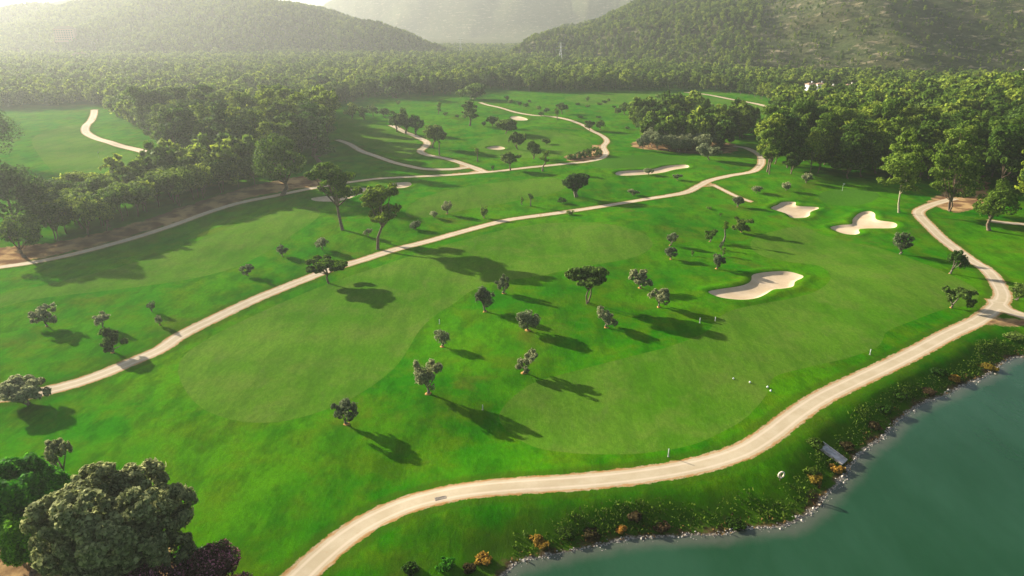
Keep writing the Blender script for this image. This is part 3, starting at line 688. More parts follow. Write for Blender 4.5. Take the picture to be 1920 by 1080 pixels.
for bx, by, top, x0, x1 in [(835, 217, 208, 830, 840), (857, 221, 213, 852, 861), (870, 222, 214, 863, 875), (907, 236, 226, 902, 912), (950, 188, 177, 945, 956), (957, 194, 184, 952, 963), (974, 198, 186, 968, 980), (986, 201, 190, 979, 992),
        (1010, 206, 196, 1005, 1015), (1015, 217, 206, 1008, 1022), (1023, 211, 199, 1017, 1033), (1083, 197, 191, 1078, 1088), (1101, 190, 179, 1097, 1105), (1101, 201, 195, 1095, 1106),
        (1124, 197, 191, 1118, 1130), (1133, 193, 186, 1127, 1139), (1141, 190, 183, 1137, 1145), (1151, 202, 196, 1147, 1156), (1233, 184, 174, 1227, 1239), (1250, 188, 183, 1245, 1255), (1281, 193, 183, 1275, 1287),
        (1298, 193, 185, 1293, 1303), (1307, 197, 189, 1303, 1312), (1335, 202, 193, 1331, 1340), (1122, 220, 216, 1117, 1128), (992, 192, 186, 988, 996), (924, 320, 308, 921, 928), (747, 196, 187, 743, 752), (1176, 242, 235, 1172, 1182), (1087, 221, 215, 1080, 1093)]:
    t1(bx, by, top, x0, x1, 'bush', 'dark', "small dark bush dotted on the far fairways beyond the winding path", n=220, zt=.06, **BG)
# tall pines
PN = dict(kind='pine_tree', cat='pine tree', bark='bark')
t1(642, 431, 290, 580, 682, 'pine', 'pine', "left of the two tall pines on the left slope, with the wider ragged crown", n=5200, zt=.44, group='two tall pines on the left slope', leaf=.42, limbs=7, r0=.42, **PN)
t1(708, 467, 334, 680, 758, 'pine', 'pine', "right of the two tall pines, leaning crown and branch low on its right", n=4800, zt=.42, group='two tall pines on the left slope', leaf=.40, limbs=7, r0=.38, **PN)
t1(1685, 399, 232, 1641, 1731, 'tall', 'wood', "pale-trunked pine standing in front of the right wood beside the lake path", 'pine_tree', 'pine tree', 'bark_pale', 4200, .26, group=None, leaf=.42, r0=.28)
t1(1779, 396, 222, 1735, 1835, 'tall', 'wood', "tall dense pine over the top end of the lake path", 'pine_tree', 'pine tree', 'bark', 4600, .16, stems=3, group=None, leaf=.42, r0=.22)
t1(1854, 432, 326, 1812, 1898, 'round', 'wood', "leaning light green tree on the grass at the right edge", 'leafy_tree', 'tree', 'bark', 3200, .28, group=None, leaf=.34)
t1(530, 366, 236, 482, 580, 'round', 'pine', "broad pine with bare lower branches at the end of the left tree row", 'pine_tree', 'pine tree', 'bark', 4600, .24, group=None, leaf=.42, limbs=8)
t1(598, 304, 178, 562, 634, 'tall', 'dark', "dark columnar pine at the right end of the left wood", 'pine_tree', 'pine tree', 'bark', 3600, .12, group=None, leaf=.45)
t1(45, 482, 385, -2, 104, 'round', 'pine', "bushy light green tree at the left edge over the left path", 'leafy_tree', 'tree', 'bark', 3600, .22, group=None, leaf=.34)
t1(28, 432, 268, -40, 98, 'round', 'dark', "big dark tree at the left edge behind the tree row", 'big_tree', 'tree', 'bark', 4600, .12, group=None, leaf=.5)
t1(-15, 318, 165, -70, 64, 'round', 'dark', "hazy big tree at the upper left edge beside the far fairway", 'big_tree', 'tree', 'bark', 4200, .10, group=None, leaf=.5)
# foreground
t1(55, 1010, 848, -60, 136, 'round', 'green_l', "bright green leafy tree in the bottom left corner", 'leafy_tree', 'tree', 'bark', 24000, .10, group=None, leaf=.28, stems=2, limbs=5, sub=40)
t1(62, 1075, 950, 5, 100, 'bush', 'green_l', "bright green shrub under the bottom left tree", 'shrub', 'shrub', 'bark', 9000, .05, group=None, leaf=.2)
t1(240, 1095, 850, 92, 380, 'dome', 'carob', "large grey-green domed tree at the bottom left", 'domed_tree', 'tree', 'bark_o', 42000, .10, group=None, leaf=.27, stems=3, limbs=8, r0=.22, sub=42)
t1(430, 1125, 1018, 345, 486, 'bush', 'oleander', "pink flowering oleander at the bottom beside the path", 'oleander', 'flowering shrub', 'bark_o', 22000, .05, group=None, leaf=.13, stems=3)
t1(372, 1082, 1003, 340, 402, 'bush', 'oleander_w', "white flowering oleander behind the pink one", 'oleander', 'flowering shrub', 'bark_o', 7000, .05, group=None, leaf=.12, stems=2)
t1(280, 1150, 1048, 205, 350, 'bush', 'oleander', "dull purple shrub under the large domed tree", 'shrub', 'shrub', 'bark_o', 9000, .05, group=None, leaf=.14, stems=2)
# hedge
def hedge():
    a, b = P(1070, 300), P(1124, 292); L = []
    r = empty('hedge', (a[0], a[1], hz(*a))); tag(r, "long clipped dark hedge in the bend of the far path", 'hedge')
    k = 9
    for i in range(k):
        t = i / (k - 1); q = a + (b - a) * t; hgt = 2.2 + 1.6 * t; L.append((q[0] - a[0], q[1] - a[1] + 1.5, hgt * .5, 1.5, 2.2, hgt * .6))
    obj("crown", crown_mesh("crown", L, 3200, .34, M['dark'], 5, sub=7), r)
hedge()

# ------------------------------------------------------------ woods
def pipm(x, y, poly): return seg_dist(x, y, poly, True)[1]
def scatter(polys, spacing, seed, avoid=2.5):
    rng = np.random.default_rng(seed); out = []
    for poly in polys:
        poly = np.array(poly); lo, hi = poly.min(0), poly.max(0)
        X, Y = np.meshgrid(np.arange(lo[0], hi[0], spacing), np.arange(lo[1], hi[1], spacing * .87)); X = X + (np.arange(X.shape[0]) % 2)[:, None] * spacing / 2
        X = X.ravel() + rng.normal(0, spacing * .22, X.size); Y = Y.ravel() + rng.normal(0, spacing * .22, Y.size)
        m = pipm(X, Y, poly); X, Y = X[m], Y[m]
        out.append(np.c_[X, Y])
    a = np.vstack(out)
    d = np.full(len(a), 99.0)
    for c_, hw in PATHS.values(): d = np.minimum(d, seg_dist(a[:, 0], a[:, 1], c_, False)[0] - hw)
    for f_ in list(FAIR.values()) + list(BUNK.values()): d = np.minimum(d, -sdf(a[:, 0], a[:, 1], f_, 10.0) + 1)
    return a[d > avoid]
WOODV = []
for i in range(7):
    rg = np.random.default_rng(100 + i); h = 16.0; w = rg.uniform(8.5, 11)
    WOODV.append(tree_meshes('tall' if i % 3 else 'pine', w, h, 300 + i, .42, ('wood', 'pine', 'dark', 'wood', 'wood', 'pine', 'wood')[i], 'bark', 7000, h * (.14 if i % 3 else .3), .22, sub=9))
ROWV = [tree_meshes('round', 7.0, 8.0, 400 + i, .30, 'wood', 'bark', 4200, 2.3, .13, stems=1 + i % 2) for i in range(5)]
GREYV = [tree_meshes('round', 7.5, 7.5, 500 + i, .30, 'olive', 'bark_o', 4000, .8, .2) for i in range(3)]
SMALLV = [tree_meshes('round' if i % 2 else 'tall', 6.5, 9.0, 600 + i, .75, 'wood', 'bark', 800, 1.0, .18, sub=5) for i in range(4)]
def wood(pts, var, kind, cat, label, group, seed, hs=(.8, 1.15)):
    rng = np.random.default_rng(seed); zz = HZ(pts[:, 0], pts[:, 1])
    for (x, y), z in zip(pts, zz):
        cm, tm = var[rng.integers(len(var))]; s = rng.uniform(*hs); q = rng.uniform(.9, 1.12)
        plant(kind, float(x), float(y), cm, tm, label, cat, group, rng.uniform(0, 6.28), (s * q, s * q, s), float(z))
REST = []          # the trees left over for the one mass
def nearest(a, n):
    o = np.argsort(np.hypot(a[:, 0], a[:, 1])); REST.append(a[o[n:]]); return a[o[:n]]
pC = PL([(1428, 330), (1480, 337), (1560, 338), (1640, 336), (1705, 338), (1745, 352), (1800, 345), (1870, 372), (1900, 405), (2060, 430), (2150, 260), (2050, 200), (1440, 205), (1450, 240), (1428, 300)])
a = scatter([pC], 8.8, 11, 1.0)
wood(nearest(a, 120), WOODV, 'pine_tree', 'pine tree', "green pine in the dense wood at the right, behind the bunkers", 'pines of the right wood', 21, (.8, 1.4))
pA = PL([(288, 300), (330, 318), (400, 322), (480, 326), (560, 318), (590, 296), (625, 262), (628, 230), (600, 205), (300, 196), (196, 206), (205, 235), (285, 262)])
a = scatter([pA], 11.5, 12, 2.0)
wood(nearest(a, 70), WOODV, 'pine_tree', 'pine tree', "hazy green pine in the wood left of the winding paths", 'pines of the left wood', 22, (.95, 1.5))
pB = PL([(95, 462), (170, 445), (250, 422), (340, 390), (420, 366), (490, 348), (470, 335), (400, 335), (320, 345), (220, 372), (130, 395), (80, 415)])
a = scatter([pB], 5.6, 13, 1.5)
wood(nearest(a, 46), ROWV, 'row_tree', 'tree', "bushy tree on a thin trunk in the row above the left path", 'trees of the row above the left path', 23, (1.0, 1.4))
pG = PL([(1190, 250), (1240, 240), (1320, 242), (1318, 228), (1280, 222), (1185, 228)])
a = scatter([pG], 6.5, 14, 0)
wood(nearest(a, 14), WOODV, 'pine_tree', 'pine tree', "pine in the back row of the grove between the far path and right wood", 'pines at the back of the middle grove', 24, (.6, .75))
pG2 = PL([(1205, 282), (1250, 286), (1310, 290), (1370, 284), (1360, 268), (1300, 268), (1210, 264)])
a = scatter([pG2], 5.2, 15, 0)
wood(nearest(a, 16), GREYV, 'olive_tree', 'olive tree', "dense grey-green olive in the front row of the middle grove", 'olives of the middle grove', 25, (.85, 1.1))
pG3 = PL([(1330, 268), (1345, 262), (1410, 262), (1400, 245), (1335, 245)])
a = scatter([pG3], 5.5, 16, 0)
wood(nearest(a, 8), WOODV, 'pine_tree', 'pine tree', "pine at the right end of the middle grove", 'pines at the right end of the middle grove', 26, (.75, .9))
t1(1330, 300, 262, 1300, 1352, 'round', 'olive', "pale grey tree in front of the middle grove", 'leafy_tree', 'tree', 'bark_o', 1400, .22, group=None)
# belt along the far edge of the course
belt = spline(PL([(640, 195), (690, 183), (740, 180), (800, 178), (850, 176), (900, 167), (960, 168), (1010, 172), (1080, 171), (1150, 170), (1230, 169), (1300, 169), (1350, 172), (1400, 178), (1450, 190), (1490, 205)]), 12)
acc = [belt[0]]
for p in belt:
    if np.linalg.norm(p - acc[-1]) > 7.5: acc.append(p)
acc = np.array(acc); rg = np.random.default_rng(5); acc = acc + rg.normal(0, 1.3, acc.shape)
wood(acc[:56], WOODV, 'pine_tree', 'pine tree', "pine in the front row of the belt closing off the far fairways", 'pines of the far belt', 27, (.62, .85))
REST.append(acc[56:])
t1(740, 183, 128, 708, 768, 'round', 'wood', "pair-crowned broad tree in front of the far belt", 'leafy_tree', 'tree', 'bark', 1500, .08, group=None, stems=2)
t1(884, 186, 146, 858, 914, 'round', 'wood', "broad round tree in front of the far belt above the upright dark tree", 'leafy_tree', 'tree', 'bark', 1500, .08, group=None, stems=2)
t1(612, 182, 128, 575, 636, 'round', 'dark', "hazy tall tree behind the left wood's right end", 'leafy_tree', 'tree', 'bark', 1500, .08, group=None)
# the mass: valley floor and hillsides
HOUSE_PX = [(1517, 164), (1535, 164), (1590, 168), (1557, 168), (1722, 169), (1688, 169)]
HOUSES = [Pz(x, y + 16) for x, y in HOUSE_PX]
def mass():
    rng = np.random.default_rng(77)
    n = 150000; az = rng.uniform(-46, 46, n); r = np.sqrt(rng.uniform(380 ** 2, 2100 ** 2, n)); a = R(90) - np.radians(az); X, Y = r * np.cos(a), r * np.sin(a)
    rr, ll, ff = hill_sdf(X, Y)
    pv = np.array([belt[0] + [-20, -30]] + list(belt) + [P(1490, 205), P(1560, 200), P(2100, 200), [1400, 1500], [-1500, 1500], P(-400, 210), P(0, 205), P(60, 203), P(170, 200), P(230, 200), P(560, 195)])
    valley = sdf(X, Y, pv, 20.0)
    u = rng.random(n); pn = np.sin(X / 31) * np.sin(Y / 27 + 1) + np.sin((X + Y) / 13) * .5
    px = X / (Y * math.cos(PITCH) + 45 * math.sin(PITCH)) * FPX + 960
    rocky = (rr > 8) * sm((px - 1330) / 200)
    dens = np.where((valley > 3), .95, 0.0) * (1 - .30 * rocky) * np.where(rocky > .3, (pn > -.6) * .8 + .2, 1)
    dens = dens * np.where((rr > 320) | (r > 1650), .45, 1)
    k = u < dens
    # thin out to keep crowns apart
    X, Y, rr, rocky, r = X[k], Y[k], rr[k], rocky[k], r[k]
    cell = {}; keep = []
    for i in range(len(X)):
        s = (4.8 if (rr[i] > 0 or Y[i] > 1000) else 7.2) if rocky[i] < .4 else 3.4
        c = (int(X[i] // s), int(Y[i] // s))
        if c not in cell: cell[c] = 1; keep.append(i)
    X, Y, rr, rocky, r = X[keep], Y[keep], rr[keep], rocky[keep], r[keep]
    clr = np.zeros(len(X), bool)
    for hx, hy in HOUSES:
        da = np.abs(np.degrees(np.arctan2(X, Y)) - math.degrees(math.atan2(hx, hy))); hr = math.hypot(hx, hy); clr |= (da < 1.1) & (r > hr - 75) & (r < hr + 10)
    X, Y, rr, rocky, r = X[~clr], Y[~clr], rr[~clr], rocky[~clr], r[~clr]
    sc = rng.uniform(.6, 1.15, len(X)) * np.where((rr <= 0) & (Y < 1000), 1.45, 1) * np.where(rocky > .4, rng.choice([.22, .3, .42, .6], len(X)), 1) * np.where(rr > 0, .85, 1)
    rest = np.vstack(REST); ok = np.ones(len(rest), bool)
    for hx, hy in HOUSES:
        da = np.abs(np.degrees(np.arctan2(rest[:, 0], rest[:, 1])) - math.degrees(math.atan2(hx, hy))); ok &= ~((da < .8) & (np.hypot(rest[:, 0], rest[:, 1]) > math.hypot(hx, hy) - 75))
    rest = rest[ok]; X = np.r_[X, rest[:, 0]]; Y = np.r_[Y, rest[:, 1]]; sc = np.r_[sc, rng.uniform(1.3, 1.8, len(rest))]
    Z = HZ(X, Y); m = len(X)
    me = bpy.data.meshes.new("distant_wood"); me.vertices.add(m); me.vertices.foreach_set("co", np.c_[X, Y, Z - .2].astype(np.float32).ravel())
    at = me.attributes.new("s", 'FLOAT', 'POINT'); at.data.foreach_set("value", sc.astype(np.float32))
    at = me.attributes.new("rz", 'FLOAT_VECTOR', 'POINT'); at.data.foreach_set("vector", np.c_[np.zeros(m), np.zeros(m), rng.uniform(0, 6.28, m)].astype(np.float32).ravel())
    at = me.attributes.new("pick", 'INT', 'POINT'); at.data.foreach_set("value", rng.integers(0, 4, m).astype(np.int32))
    o = obj("distant_wood", me); tag(o, "hazy pine wood covering the valley floor and the hillsides", "wood", kind='stuff')
    src = []
    spots = [P(700, 150), P(800, 150), P(1000, 150), P(1200, 150)]
    LB = ['fourth from the right', 'third from the right', 'second from the right', 'rightmost']
    for i, ((cm, tm), p) in enumerate(zip(SMALLV, spots)):
        rt = plant('pine_tree', p[0], p[1], cm, None, "small pine just behind the far belt, %s of the four" % LB[i], 'pine tree', 'pines behind the far belt'); src.append(rt.children[0])
        obj("trunk", tm, rt)
    ng = bpy.data.node_groups.new("wood_scatter", 'GeometryNodeTree')
    ng.interface.new_socket("Geometry", in_out='INPUT', socket_type='NodeSocketGeometry'); ng.interface.new_socket("Geometry", in_out='OUTPUT', socket_type='NodeSocketGeometry')
    N = ng.nodes; Lk = ng.links; gi = N.new("NodeGroupInput"); go = N.new("NodeGroupOutput"); iop = N.new("GeometryNodeInstanceOnPoints"); jn = N.new("GeometryNodeJoinGeometry")
    for s_ in src:
        oi = N.new("GeometryNodeObjectInfo"); oi.inputs["Object"].default_value = s_; oi.inputs["As Instance"].default_value = True; oi.transform_space = 'ORIGINAL'; Lk.new(oi.outputs["Geometry"], jn.inputs[0])
    def na(nm, ty):
        q = N.new("GeometryNodeInputNamedAttribute"); q.data_type = ty; q.inputs[0].default_value = nm; return q.outputs[0]
    Lk.new(gi.outputs[0], iop.inputs["Points"]); Lk.new(jn.outputs[0], iop.inputs["Instance"]); iop.inputs["Pick Instance"].default_value = True
    Lk.new(na("pick", 'INT'), iop.inputs["Instance Index"]); Lk.new(na("rz", 'FLOAT_VECTOR'), iop.inputs["Rotation"]); Lk.new(na("s", 'FLOAT'), iop.inputs["Scale"]); Lk.new(iop.outputs[0], go.inputs[0])
    md = o.modifiers.new("scatter", 'NODES'); md.node_group = ng
    print("mass trees", m)
mass()

# ------------------------------------------------------------ bank of the lake
def bank():
    rng = np.random.default_rng(9); V = []; cnt = 0
    # weeds: many small upright blades and leaf clumps between path and water
    n = 260000; X = rng.uniform(0, 125, n); Y = rng.uniform(30, 160, n); d = -sdf(X, Y, LAKE, 30.0)
    cl = np.sin(X / 3.1 + np.sin(Y / 2.3)) * np.sin(Y / 2.7 + 1) + np.sin(X / 1.3) * np.sin(Y / 1.7) * .5
    dens = sm((d - .7) / .8) * (1 - sm((d - 3.2 - .9 * cl) / 1.6)) * (.45 + .55 * (cl > -.1)) * 1.0
    dens = dens * (seg_dist(X, Y, LPLINE, False)[0] > 3.2)
    k = rng.random(n) < dens; X, Y, d, cl = X[k], Y[k], d[k], cl[k]; Z = HZ(X, Y); n = len(X)
    h = rng.uniform(.10, .32, n) * (1 + .5 * (cl > .3)) ; a = rng.uniform(0, 6.28, n)
    u = np.c_[np.cos(a), np.sin(a), rng.uniform(-.3, .3, n)]; w = rng.uniform(.14, .34, n)[:, None]; up = np.c_[rng.normal(0, .4, (n, 2)), np.ones(n)] * h[:, None]
    c = np.c_[X, Y, Z]
    q = np.stack([c - u * w * .5 + up * .15, c + up * .1, c + u * w * .5 + up * .6, c + up], 1).reshape(-1, 3)
    o = obj("bank_weeds", mesh_np("bank_weeds", q, np.arange(4 * n), np.full(n, 4), [M['reed']], smooth=False)); tag(o, "rank green weeds and reeds on the bank between the path and the lake", "weeds", kind='stuff')
    # dead reeds right at the water
    n = 60000; X = rng.uniform(0, 125, n); Y = rng.uniform(30, 160, n); d = -sdf(X, Y, LAKE, 30.0); cl = np.sin(X / 2.1 + 2) * np.sin(Y / 1.9) + .4 * np.sin(X * 1.1)
    k = (d > -.05) & (d < 1.5 + .5 * cl) & (rng.random(n) < .85 * (cl > -.45) + .1); X, Y = X[k], Y[k]; Z = HZ(X, Y); n = len(X)
    h = rng.uniform(.12, .34, n); a = rng.uniform(0, 6.28, n); u = np.c_[np.cos(a), np.sin(a), rng.uniform(-.3, .3, n)]; w = rng.uniform(.15, .35, n)[:, None]; up = np.c_[rng.normal(0, .5, (n, 2)), np.ones(n)] * h[:, None]; c = np.c_[X, Y, Z]
    q = np.stack([c - u * w * .5 + up * .15, c + up * .1, c + u * w * .5 + up * .6, c + up], 1).reshape(-1, 3)
    o = obj("dry_reeds", mesh_np("dry_reeds", q, np.arange(4 * n), np.full(n, 4), [M['dry']], smooth=False)); tag(o, "brown and straw-coloured dead reeds along the lake's edge", "reeds", kind='stuff')
    # stones at the water line
    iv, it = ico(); base = shore; seg = np.linalg.norm(np.diff(base, axis=0), axis=1); cum = np.r_[0, np.cumsum(seg)]; n = 1500
    s = rng.uniform(0, cum[-1], n); bx = np.interp(s, cum, base[:, 0]); by = np.interp(s, cum, base[:, 1])
    off = rng.normal(-.05, .30, n); tx = np.interp(s + .5, cum, base[:, 0]) - bx; ty = np.interp(s + .5, cum, base[:, 1]) - by; l = np.hypot(tx, ty) + 1e-6; bx += -ty / l * off; by += tx / l * off
    r = rng.uniform(.05, .15, n) * (1 + (rng.random(n) < .08)); z = np.maximum(HZ(bx, by), WATER - .05)
    sel = np.array([0, 3, 6, 9, 12, 15, 18, 21, 24, 27, 30, 33]);
    VV = []; FF = []; oct_v = np.array([(1, 0, 0), (.2, .9, .1), (-.9, .2, 0), (-.1, -1, .1), (.1, .1, .7), (0, 0, -.6)]); oct_f = np.array([(0, 1, 4), (1, 2, 4), (2, 3, 4), (3, 0, 4), (1, 0, 5), (2, 1, 5), (3, 2, 5), (0, 3, 5)])
    an = rng.uniform(0, 6.28, n); ca, sa = np.cos(an), np.sin(an)
    v = oct_v[None] * (1 + rng.normal(0, .18, (n, 6, 1))); x = v[..., 0] * ca[:, None] - v[..., 1] * sa[:, None]; y = v[..., 0] * sa[:, None] + v[..., 1] * ca[:, None]
    v = np.stack([x, y, v[..., 2]], -1) * r[:, None, None] + np.c_[bx, by, z][:, None]
    f = (oct_f[None] + (np.arange(n) * 6)[:, None, None]).reshape(-1)
    o = obj("shore_stones", mesh_np("shore_stones", v.reshape(-1, 3), f, np.full(n * 8, 3), [M['stone']], smooth=False)); tag(o, "pale stones along the lake's water line", "stones", kind='stuff')
bank()
def bush_at(px, py, w, h, mat, label, n=900, kind='shrub', group='shrubs on the lake bank', seed=0, leaf=.2):
    p = P(px, py); rg = np.random.default_rng(int(px + py) + seed); L = lobes_of('bush', w, h, rg, -.1)
    h *= .5; L[:, 2] *= .5; L[:, 5] *= .5; L[:, :2] *= .85; L[:, 3:5] *= .85; r = empty(kind, (p[0], p[1], hz(*p))); tag(r, label, 'shrub', group); obj("crown", crown_mesh("crown", L, n, leaf, M[mat], int(px), sub=8), r)
for a_ in [(770, 1070, 2.2, 1.3, 'reed', "dark green shrub at the left start of the lake bank"), (835, 1062, 2.4, 1.4, 'green_l', "bright green reeds-like shrub by the bottom edge of the lake bank"),
           (880, 1068, 1.6, .9, 'russet', "russet shrub right of the bright green one by the bottom edge"), (905, 1050, 2.2, .9, 'yellow', "orange shrub on the bank nearest the bottom of the photo"),
           (1010, 1018, 2.6, 1.0, 'yellow', "orange-yellow shrub on the bank below the middle of the path"), (1060, 1000, 2.6, .9, 'reed', "green shrub behind the orange-yellow one on the bank"),
           (1110, 1003, 2.4, .8, 'russet', "russet shrub in the middle of the dark bank"), (1165, 995, 1.5, .8, 'yellow', "yellowish shrub near the pale stony shore"), (1190, 972, 2.0, 1.4, 'russet', "upright brown shrub on the slope above the stony shore"),
           (1240, 990, 2.2, .7, 'russet', "low russet shrub right of the upright brown one"), (1380, 985, 2.6, .9, 'reed', "dark shrub before the shore turns right"), (1530, 900, 2.6, 1.1, 'yellow', "bright orange shrub below the concrete ramp"),
           (1570, 880, 2.2, .9, 'yellow', "yellow shrub touching the foot of the concrete ramp"), (1590, 840, 2.4, 1.2, 'russet', "russet shrub above the concrete ramp"), (1530, 835, 3.0, 1.3, 'reed', "dense green shrub at the top of the concrete ramp"),
           (1520, 885, 2.6, 1.0, 'reed', "dark green shrub left of the concrete ramp"), (1660, 770, 3.0, 1.2, 'reed', "dark shrub on the bank halfway up the right shore"), (1690, 745, 3.0, 1.2, 'reed', "green shrub beside the russet strip of the right shore"),
           (1740, 735, 2.6, .9, 'russet', "russet shrub on the right shore"), (1790, 712, 2.6, 1.0, 'yellow', "lower yellow shrub at the upper end of the right shore"), (1850, 690, 3.4, 1.1, 'yellow', "larger yellow shrub at the upper end of the right shore"),
           (1760, 700, 3.2, 1.2, 'reed', "green shrub above the yellow ones on the right shore"), (1900, 632, 5, 1.6, 'dark', "dark shrubs below the path junction at the right edge"), (1640, 800, 2.6, 1.0, 'russet', "brown shrub where the right shore bulges")]:
    bush_at(*a_[:5], a_[5], n=1000)

# ------------------------------------------------------------ small things
def post(px, py, hgt, label, group='white marker posts'):
    p = P(px, py); z = hz(*p); r = empty('marker_post', (p[0], p[1], z)); tag(r, label, 'post', group)
    mb = MB(); mb.tube([(0, 0, -.1), (0, 0, hgt * .95), (0, 0, hgt)], [.07, .06, .035], 8); mb.build("post", M['white'], r, smooth=True)
    mb = MB(); mb.tube([(0, 0, -.05), (0, 0, .06)], [.14, .11], 10); mb.build("base", M['concrete'], r)
post(1253, 856, 1.15, "white marker post on the grass above the lake path, nearest the camera")
post(1631, 665, 1.0, "white marker post at the right fairway's edge near the lake path")
post(905, 768, .8, "short white post beside a long tree shadow left of the curved fairway rim")
post(824, 607, .9, "white post on the left fairway's edge above the little round olive")
post(1312, 606, 1.0, "left of two white posts in a shadow below the largest bunker")
post(1341, 602, .8, "right of two white posts in a shadow below the largest bunker")
for x, y, s, lb in [(1375, 711, .26, "leftmost white tee marker on the right fairway"), (1406, 718, .28, "second white tee marker from the left on the right fairway"), (1439, 727, .30, "upper one of the pair of white tee markers by the fairway edge"), (1445, 734, .28, "lower one of the pair of white tee markers by the fairway edge")]:
    p = P(x, y); r = empty('tee_marker', (p[0], p[1], hz(*p))); tag(r, lb, 'tee marker', 'white tee markers')
    mb = MB(); mb.tube([(0, 0, 0), (0, 0, s * .3), (0, 0, s * .7), (0, 0, s)], [s * .35, s * .52, s * .48, s * .2], 10); mb.build("dome", M['white'], r, smooth=True)
    mb = MB(); mb.tube([(0, 0, -.15), (0, 0, .02)], [.03, .03], 6); mb.build("spike", M['steel'], r)
def flag(px, py, label, hgt=2.4):
    p = P(px, py); r = empty('golf_flag', (p[0], p[1], hz(*p))); tag(r, label, 'flag', 'flags on the greens')
    mb = MB(); mb.tube([(0, 0, -.1), (0, 0, hgt)], [.03, .02], 6); mb.build("pole", M['white'], r)
    mb = MB(); v = []; 
    for i in range(5):
        for zz in (hgt - .38, hgt): v.append((.02 + i * .12, .04 * math.sin(i * 1.4), zz))
    mb.add(v, [(2 * i, 2 * i + 2, 2 * i + 3, 2 * i + 1) for i in range(4)]); mb.build("pennant", M['white'], r)
flag(1579, 358, "flag on the green beyond the cross-shaped bunker")
flag(185, 296, "flag on the hazy fairway at the upper left")
def lifebuoy():
    p = P(1463, 902); r = empty('lifebuoy_stand', (p[0], p[1], hz(*p)), R(12)); tag(r, "white lifebuoy ring on a short post on the lake bank", 'lifebuoy')
    mb = MB(); mb.tube([(0, .08, -.2), (0, .08, 1.25)], [.05, .045], 8); mb.build("post", M['bark'], r)
    mb = MB(); k = 20; mb.tube([(.36 * math.cos(2 * math.pi * i / k), -.02, .9 + .40 * math.sin(2 * math.pi * i / k)) for i in range(k + 1)], [.10] * (k + 1), 8, cap=False); mb.build("ring", M['ring'], r, smooth=True)
lifebuoy()
def ramp():
    a, b = P(1538, 836), P(1582, 868); d = b - a; L = np.linalg.norm(d); an = math.atan2(d[1], d[0]); c = (a + b) / 2
    za, zb = hz(*a), hz(*b); r = empty('concrete_ramp', (c[0], c[1], (za + zb) / 2 + .12), an); r.rotation_euler = (0, math.atan2(za - zb, L), an)
    tag(r, "grey concrete ramp running down the bank into the lake", 'ramp')
    mb = MB(); mb.box((0, 0, 0), (L * 1.1, 1.15, .24)); mb.build("slab", M['concrete'], r)
    for s in (-1, 1):
        mb = MB(); mb.box((0, s * .65, .05), (L * 1.1, .15, .36)); mb.build("side_wall", M['concrete'], r)
ramp()
def grate():
    p = P(826, 934); q = P(840, 931); an = math.atan2(q[1] - p[1], q[0] - p[0]); r = empty('drain_grate', (p[0], p[1], hz(*p) + .02), an); tag(r, "dark iron drain grate set in the pale lake path", 'drain')
    mb = MB(); mb.box((0, .2, 0), (1.3, .06, .05)); mb.box((0, -.2, 0), (1.3, .06, .05)); mb.box((.62, 0, 0), (.06, .34, .05)); mb.box((-.62, 0, 0), (.06, .34, .05)); mb.build("frame", M['grate'], r)
    mb = MB()
    for i in range(11): mb.box((-.55 + i * .11, 0, -.003), (.05, .34, .04))
    mb.build("bars", M['grate'], r)
grate()
def house(px, py, w, d, h, rz, wall, label, name='house', zoff=0.0, dist=None):
    p = P(px, py) if dist is None else dist; r = empty(name, (p[0], p[1], hz(*p) + zoff), rz); tag(r, label, 'house')
    mb = MB(); mb.box((0, 0, h / 2 - 1), (w, d, h + 2)); wl_ = mb.build("wall", M[wall], r)
    mb = MB(); e = .5; rh = d * .22; mb.add([(-w / 2 - e, -d / 2 - e, h), (w / 2 + e, -d / 2 - e, h), (w / 2 + e, d / 2 + e, h), (-w / 2 - e, d / 2 + e, h), (-w / 2 + d * .3, 0, h + rh), (w / 2 - d * .3, 0, h + rh),
        (-w / 2 - e, -d / 2 - e, h + .02 - .25), (w / 2 + e, -d / 2 - e, h - .23), (w / 2 + e, d / 2 + e, h - .23), (-w / 2 - e, d / 2 + e, h - .23)],
        [(0, 1, 5, 4), (1, 2, 5), (2, 3, 4, 5), (3, 0, 4), (9, 8, 7, 6), (0, 6, 7, 1), (1, 7, 8, 2), (2, 8, 9, 3), (3, 9, 6, 0)]); rf = mb.build("roof", M['tile'], r)
    mb = MB(); mb.box((w * .2, d * .1, h + rh), (.8, .8, 1.6)); mb.build("chimney", M[wall], rf)
    for i in range(max(2, int(w // 3.2))):
        for fl in range(max(1, int(h // 3))):
            x = -w / 2 + 1.6 + i * 3.0
            if x > w / 2 - 1: continue
            mb = MB(); mb.box((x, -d / 2 - .03, 1.6 + fl * 3), (1.1, .12, 1.3)); mb.build("window", M['glass'], r)
for a_ in [(1517, 166, 11, 8, 5.5, .2, 'white', "leftmost white house among the trees at the foot of the right hill"), (1535, 167, 9, 8, 6, -.2, 'white', "second white house from the left at the foot of the right hill"),
           (1590, 171, 14, 9, 6, .1, 'cream', "bright cream house in the middle of the row at the foot of the right hill"), (1557, 170, 8, 7, 4.5, 0, 'white', "low pale house between the white houses and the bright middle one"),
           (1722, 171, 14, 10, 6.5, -.15, 'cream', "bright house under the rocky slope, rightmost of the row"), (1688, 171, 10, 8, 5, .1, 'white', "small pale house left of the rightmost one")]:
    house(a_[0], a_[1] + 14, a_[2] * .5, a_[3] * .6, a_[4] * .65, a_[5], a_[6], a_[7], zoff=4.6)
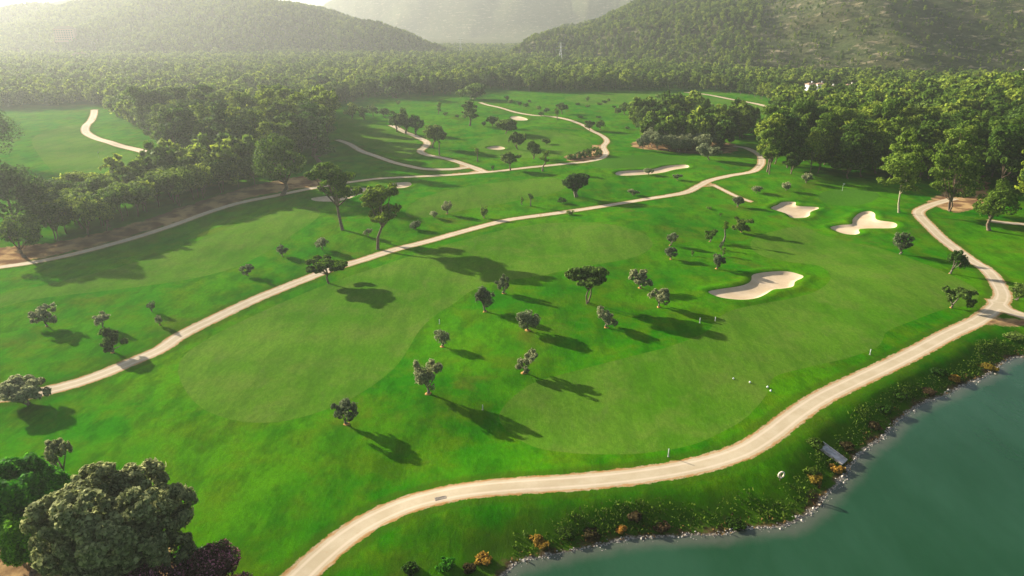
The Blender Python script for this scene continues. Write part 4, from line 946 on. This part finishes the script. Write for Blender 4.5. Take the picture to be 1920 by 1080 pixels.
house(1913, 150, 8, 6, 3.5, .3, 'cream', "stone house at the right edge above the wood", zoff=1.2)
house(132, 106, 26, 16, 16, .35, 'pinkwall', "pale pink villa on the hazy left hill", 'villa', zoff=4)
house(150, 108, 16, 12, 9, .35, 'pinkwall', "low pale wing beside the pink villa", 'villa', zoff=3)
def pylon(px, py, hgt, label):
    p = P(px, py); r = empty('pylon', (p[0], p[1], hz(*p))); tag(r, label, 'pylon', 'pylons on the valley side'); b = hgt * .09
    mb = MB()
    for sx in (-1, 1):
        for sy in (-1, 1): mb.tube([(sx * b, sy * b, 0), (sx * b * .3, sy * b * .3, hgt * .65), (sx * .3, sy * .3, hgt)], [.2, .15, .12], 5)
    mb.build("legs", M['steel'], r)
    mb = MB()
    for i in range(7):
        z0, z1 = hgt * i / 8, hgt * (i + 1) / 8; w0, w1 = b * (1 - .95 * z0 / hgt), b * (1 - .95 * z1 / hgt)
        for s in (-1, 1): mb.tube([(-w0, s * w0, z0), (w1, s * w1, z1)], [.06, .06], 4); mb.tube([(w0, s * w0, z0), (-w1, s * w1, z1)], [.06, .06], 4)
    mb.build("bracing", M['steel'], r)
    for k, ww in ((.72, 7), (.85, 5.5), (.97, 4)):
        mb = MB(); mb.tube([(-ww, 0, hgt * k), (0, 0, hgt * k + .8), (ww, 0, hgt * k)], [.12, .2, .12], 5); mb.build("crossarm", M['steel'], r)
pylon(864, 108, 27, "faint pylon in the hazy gap between the hills")
pylon(1051, 110, 28, "pylon at the left foot of the right hill")

# ------------------------------------------------------------ haze
def haze():
    n = NT("haze"); n.t.nodes.remove(n.p)
    v = n.n("ShaderNodeVolumePrincipled"); v.inputs["Color"].default_value = (.43, .445, .43, 1); v.inputs["Density"].default_value = HAZE_DENSITY; v.inputs["Anisotropy"].default_value = .5
    n.l(v.outputs[0], n.out.inputs["Volume"])
    mb = MB(); z0, z1 = -8.0, 345.0; mb.box((0, 0, (z0 + z1) / 2), (16400, 16400, z1 - z0)); o = mb.build("haze", n.m); tag(o, kind='stuff')
haze()
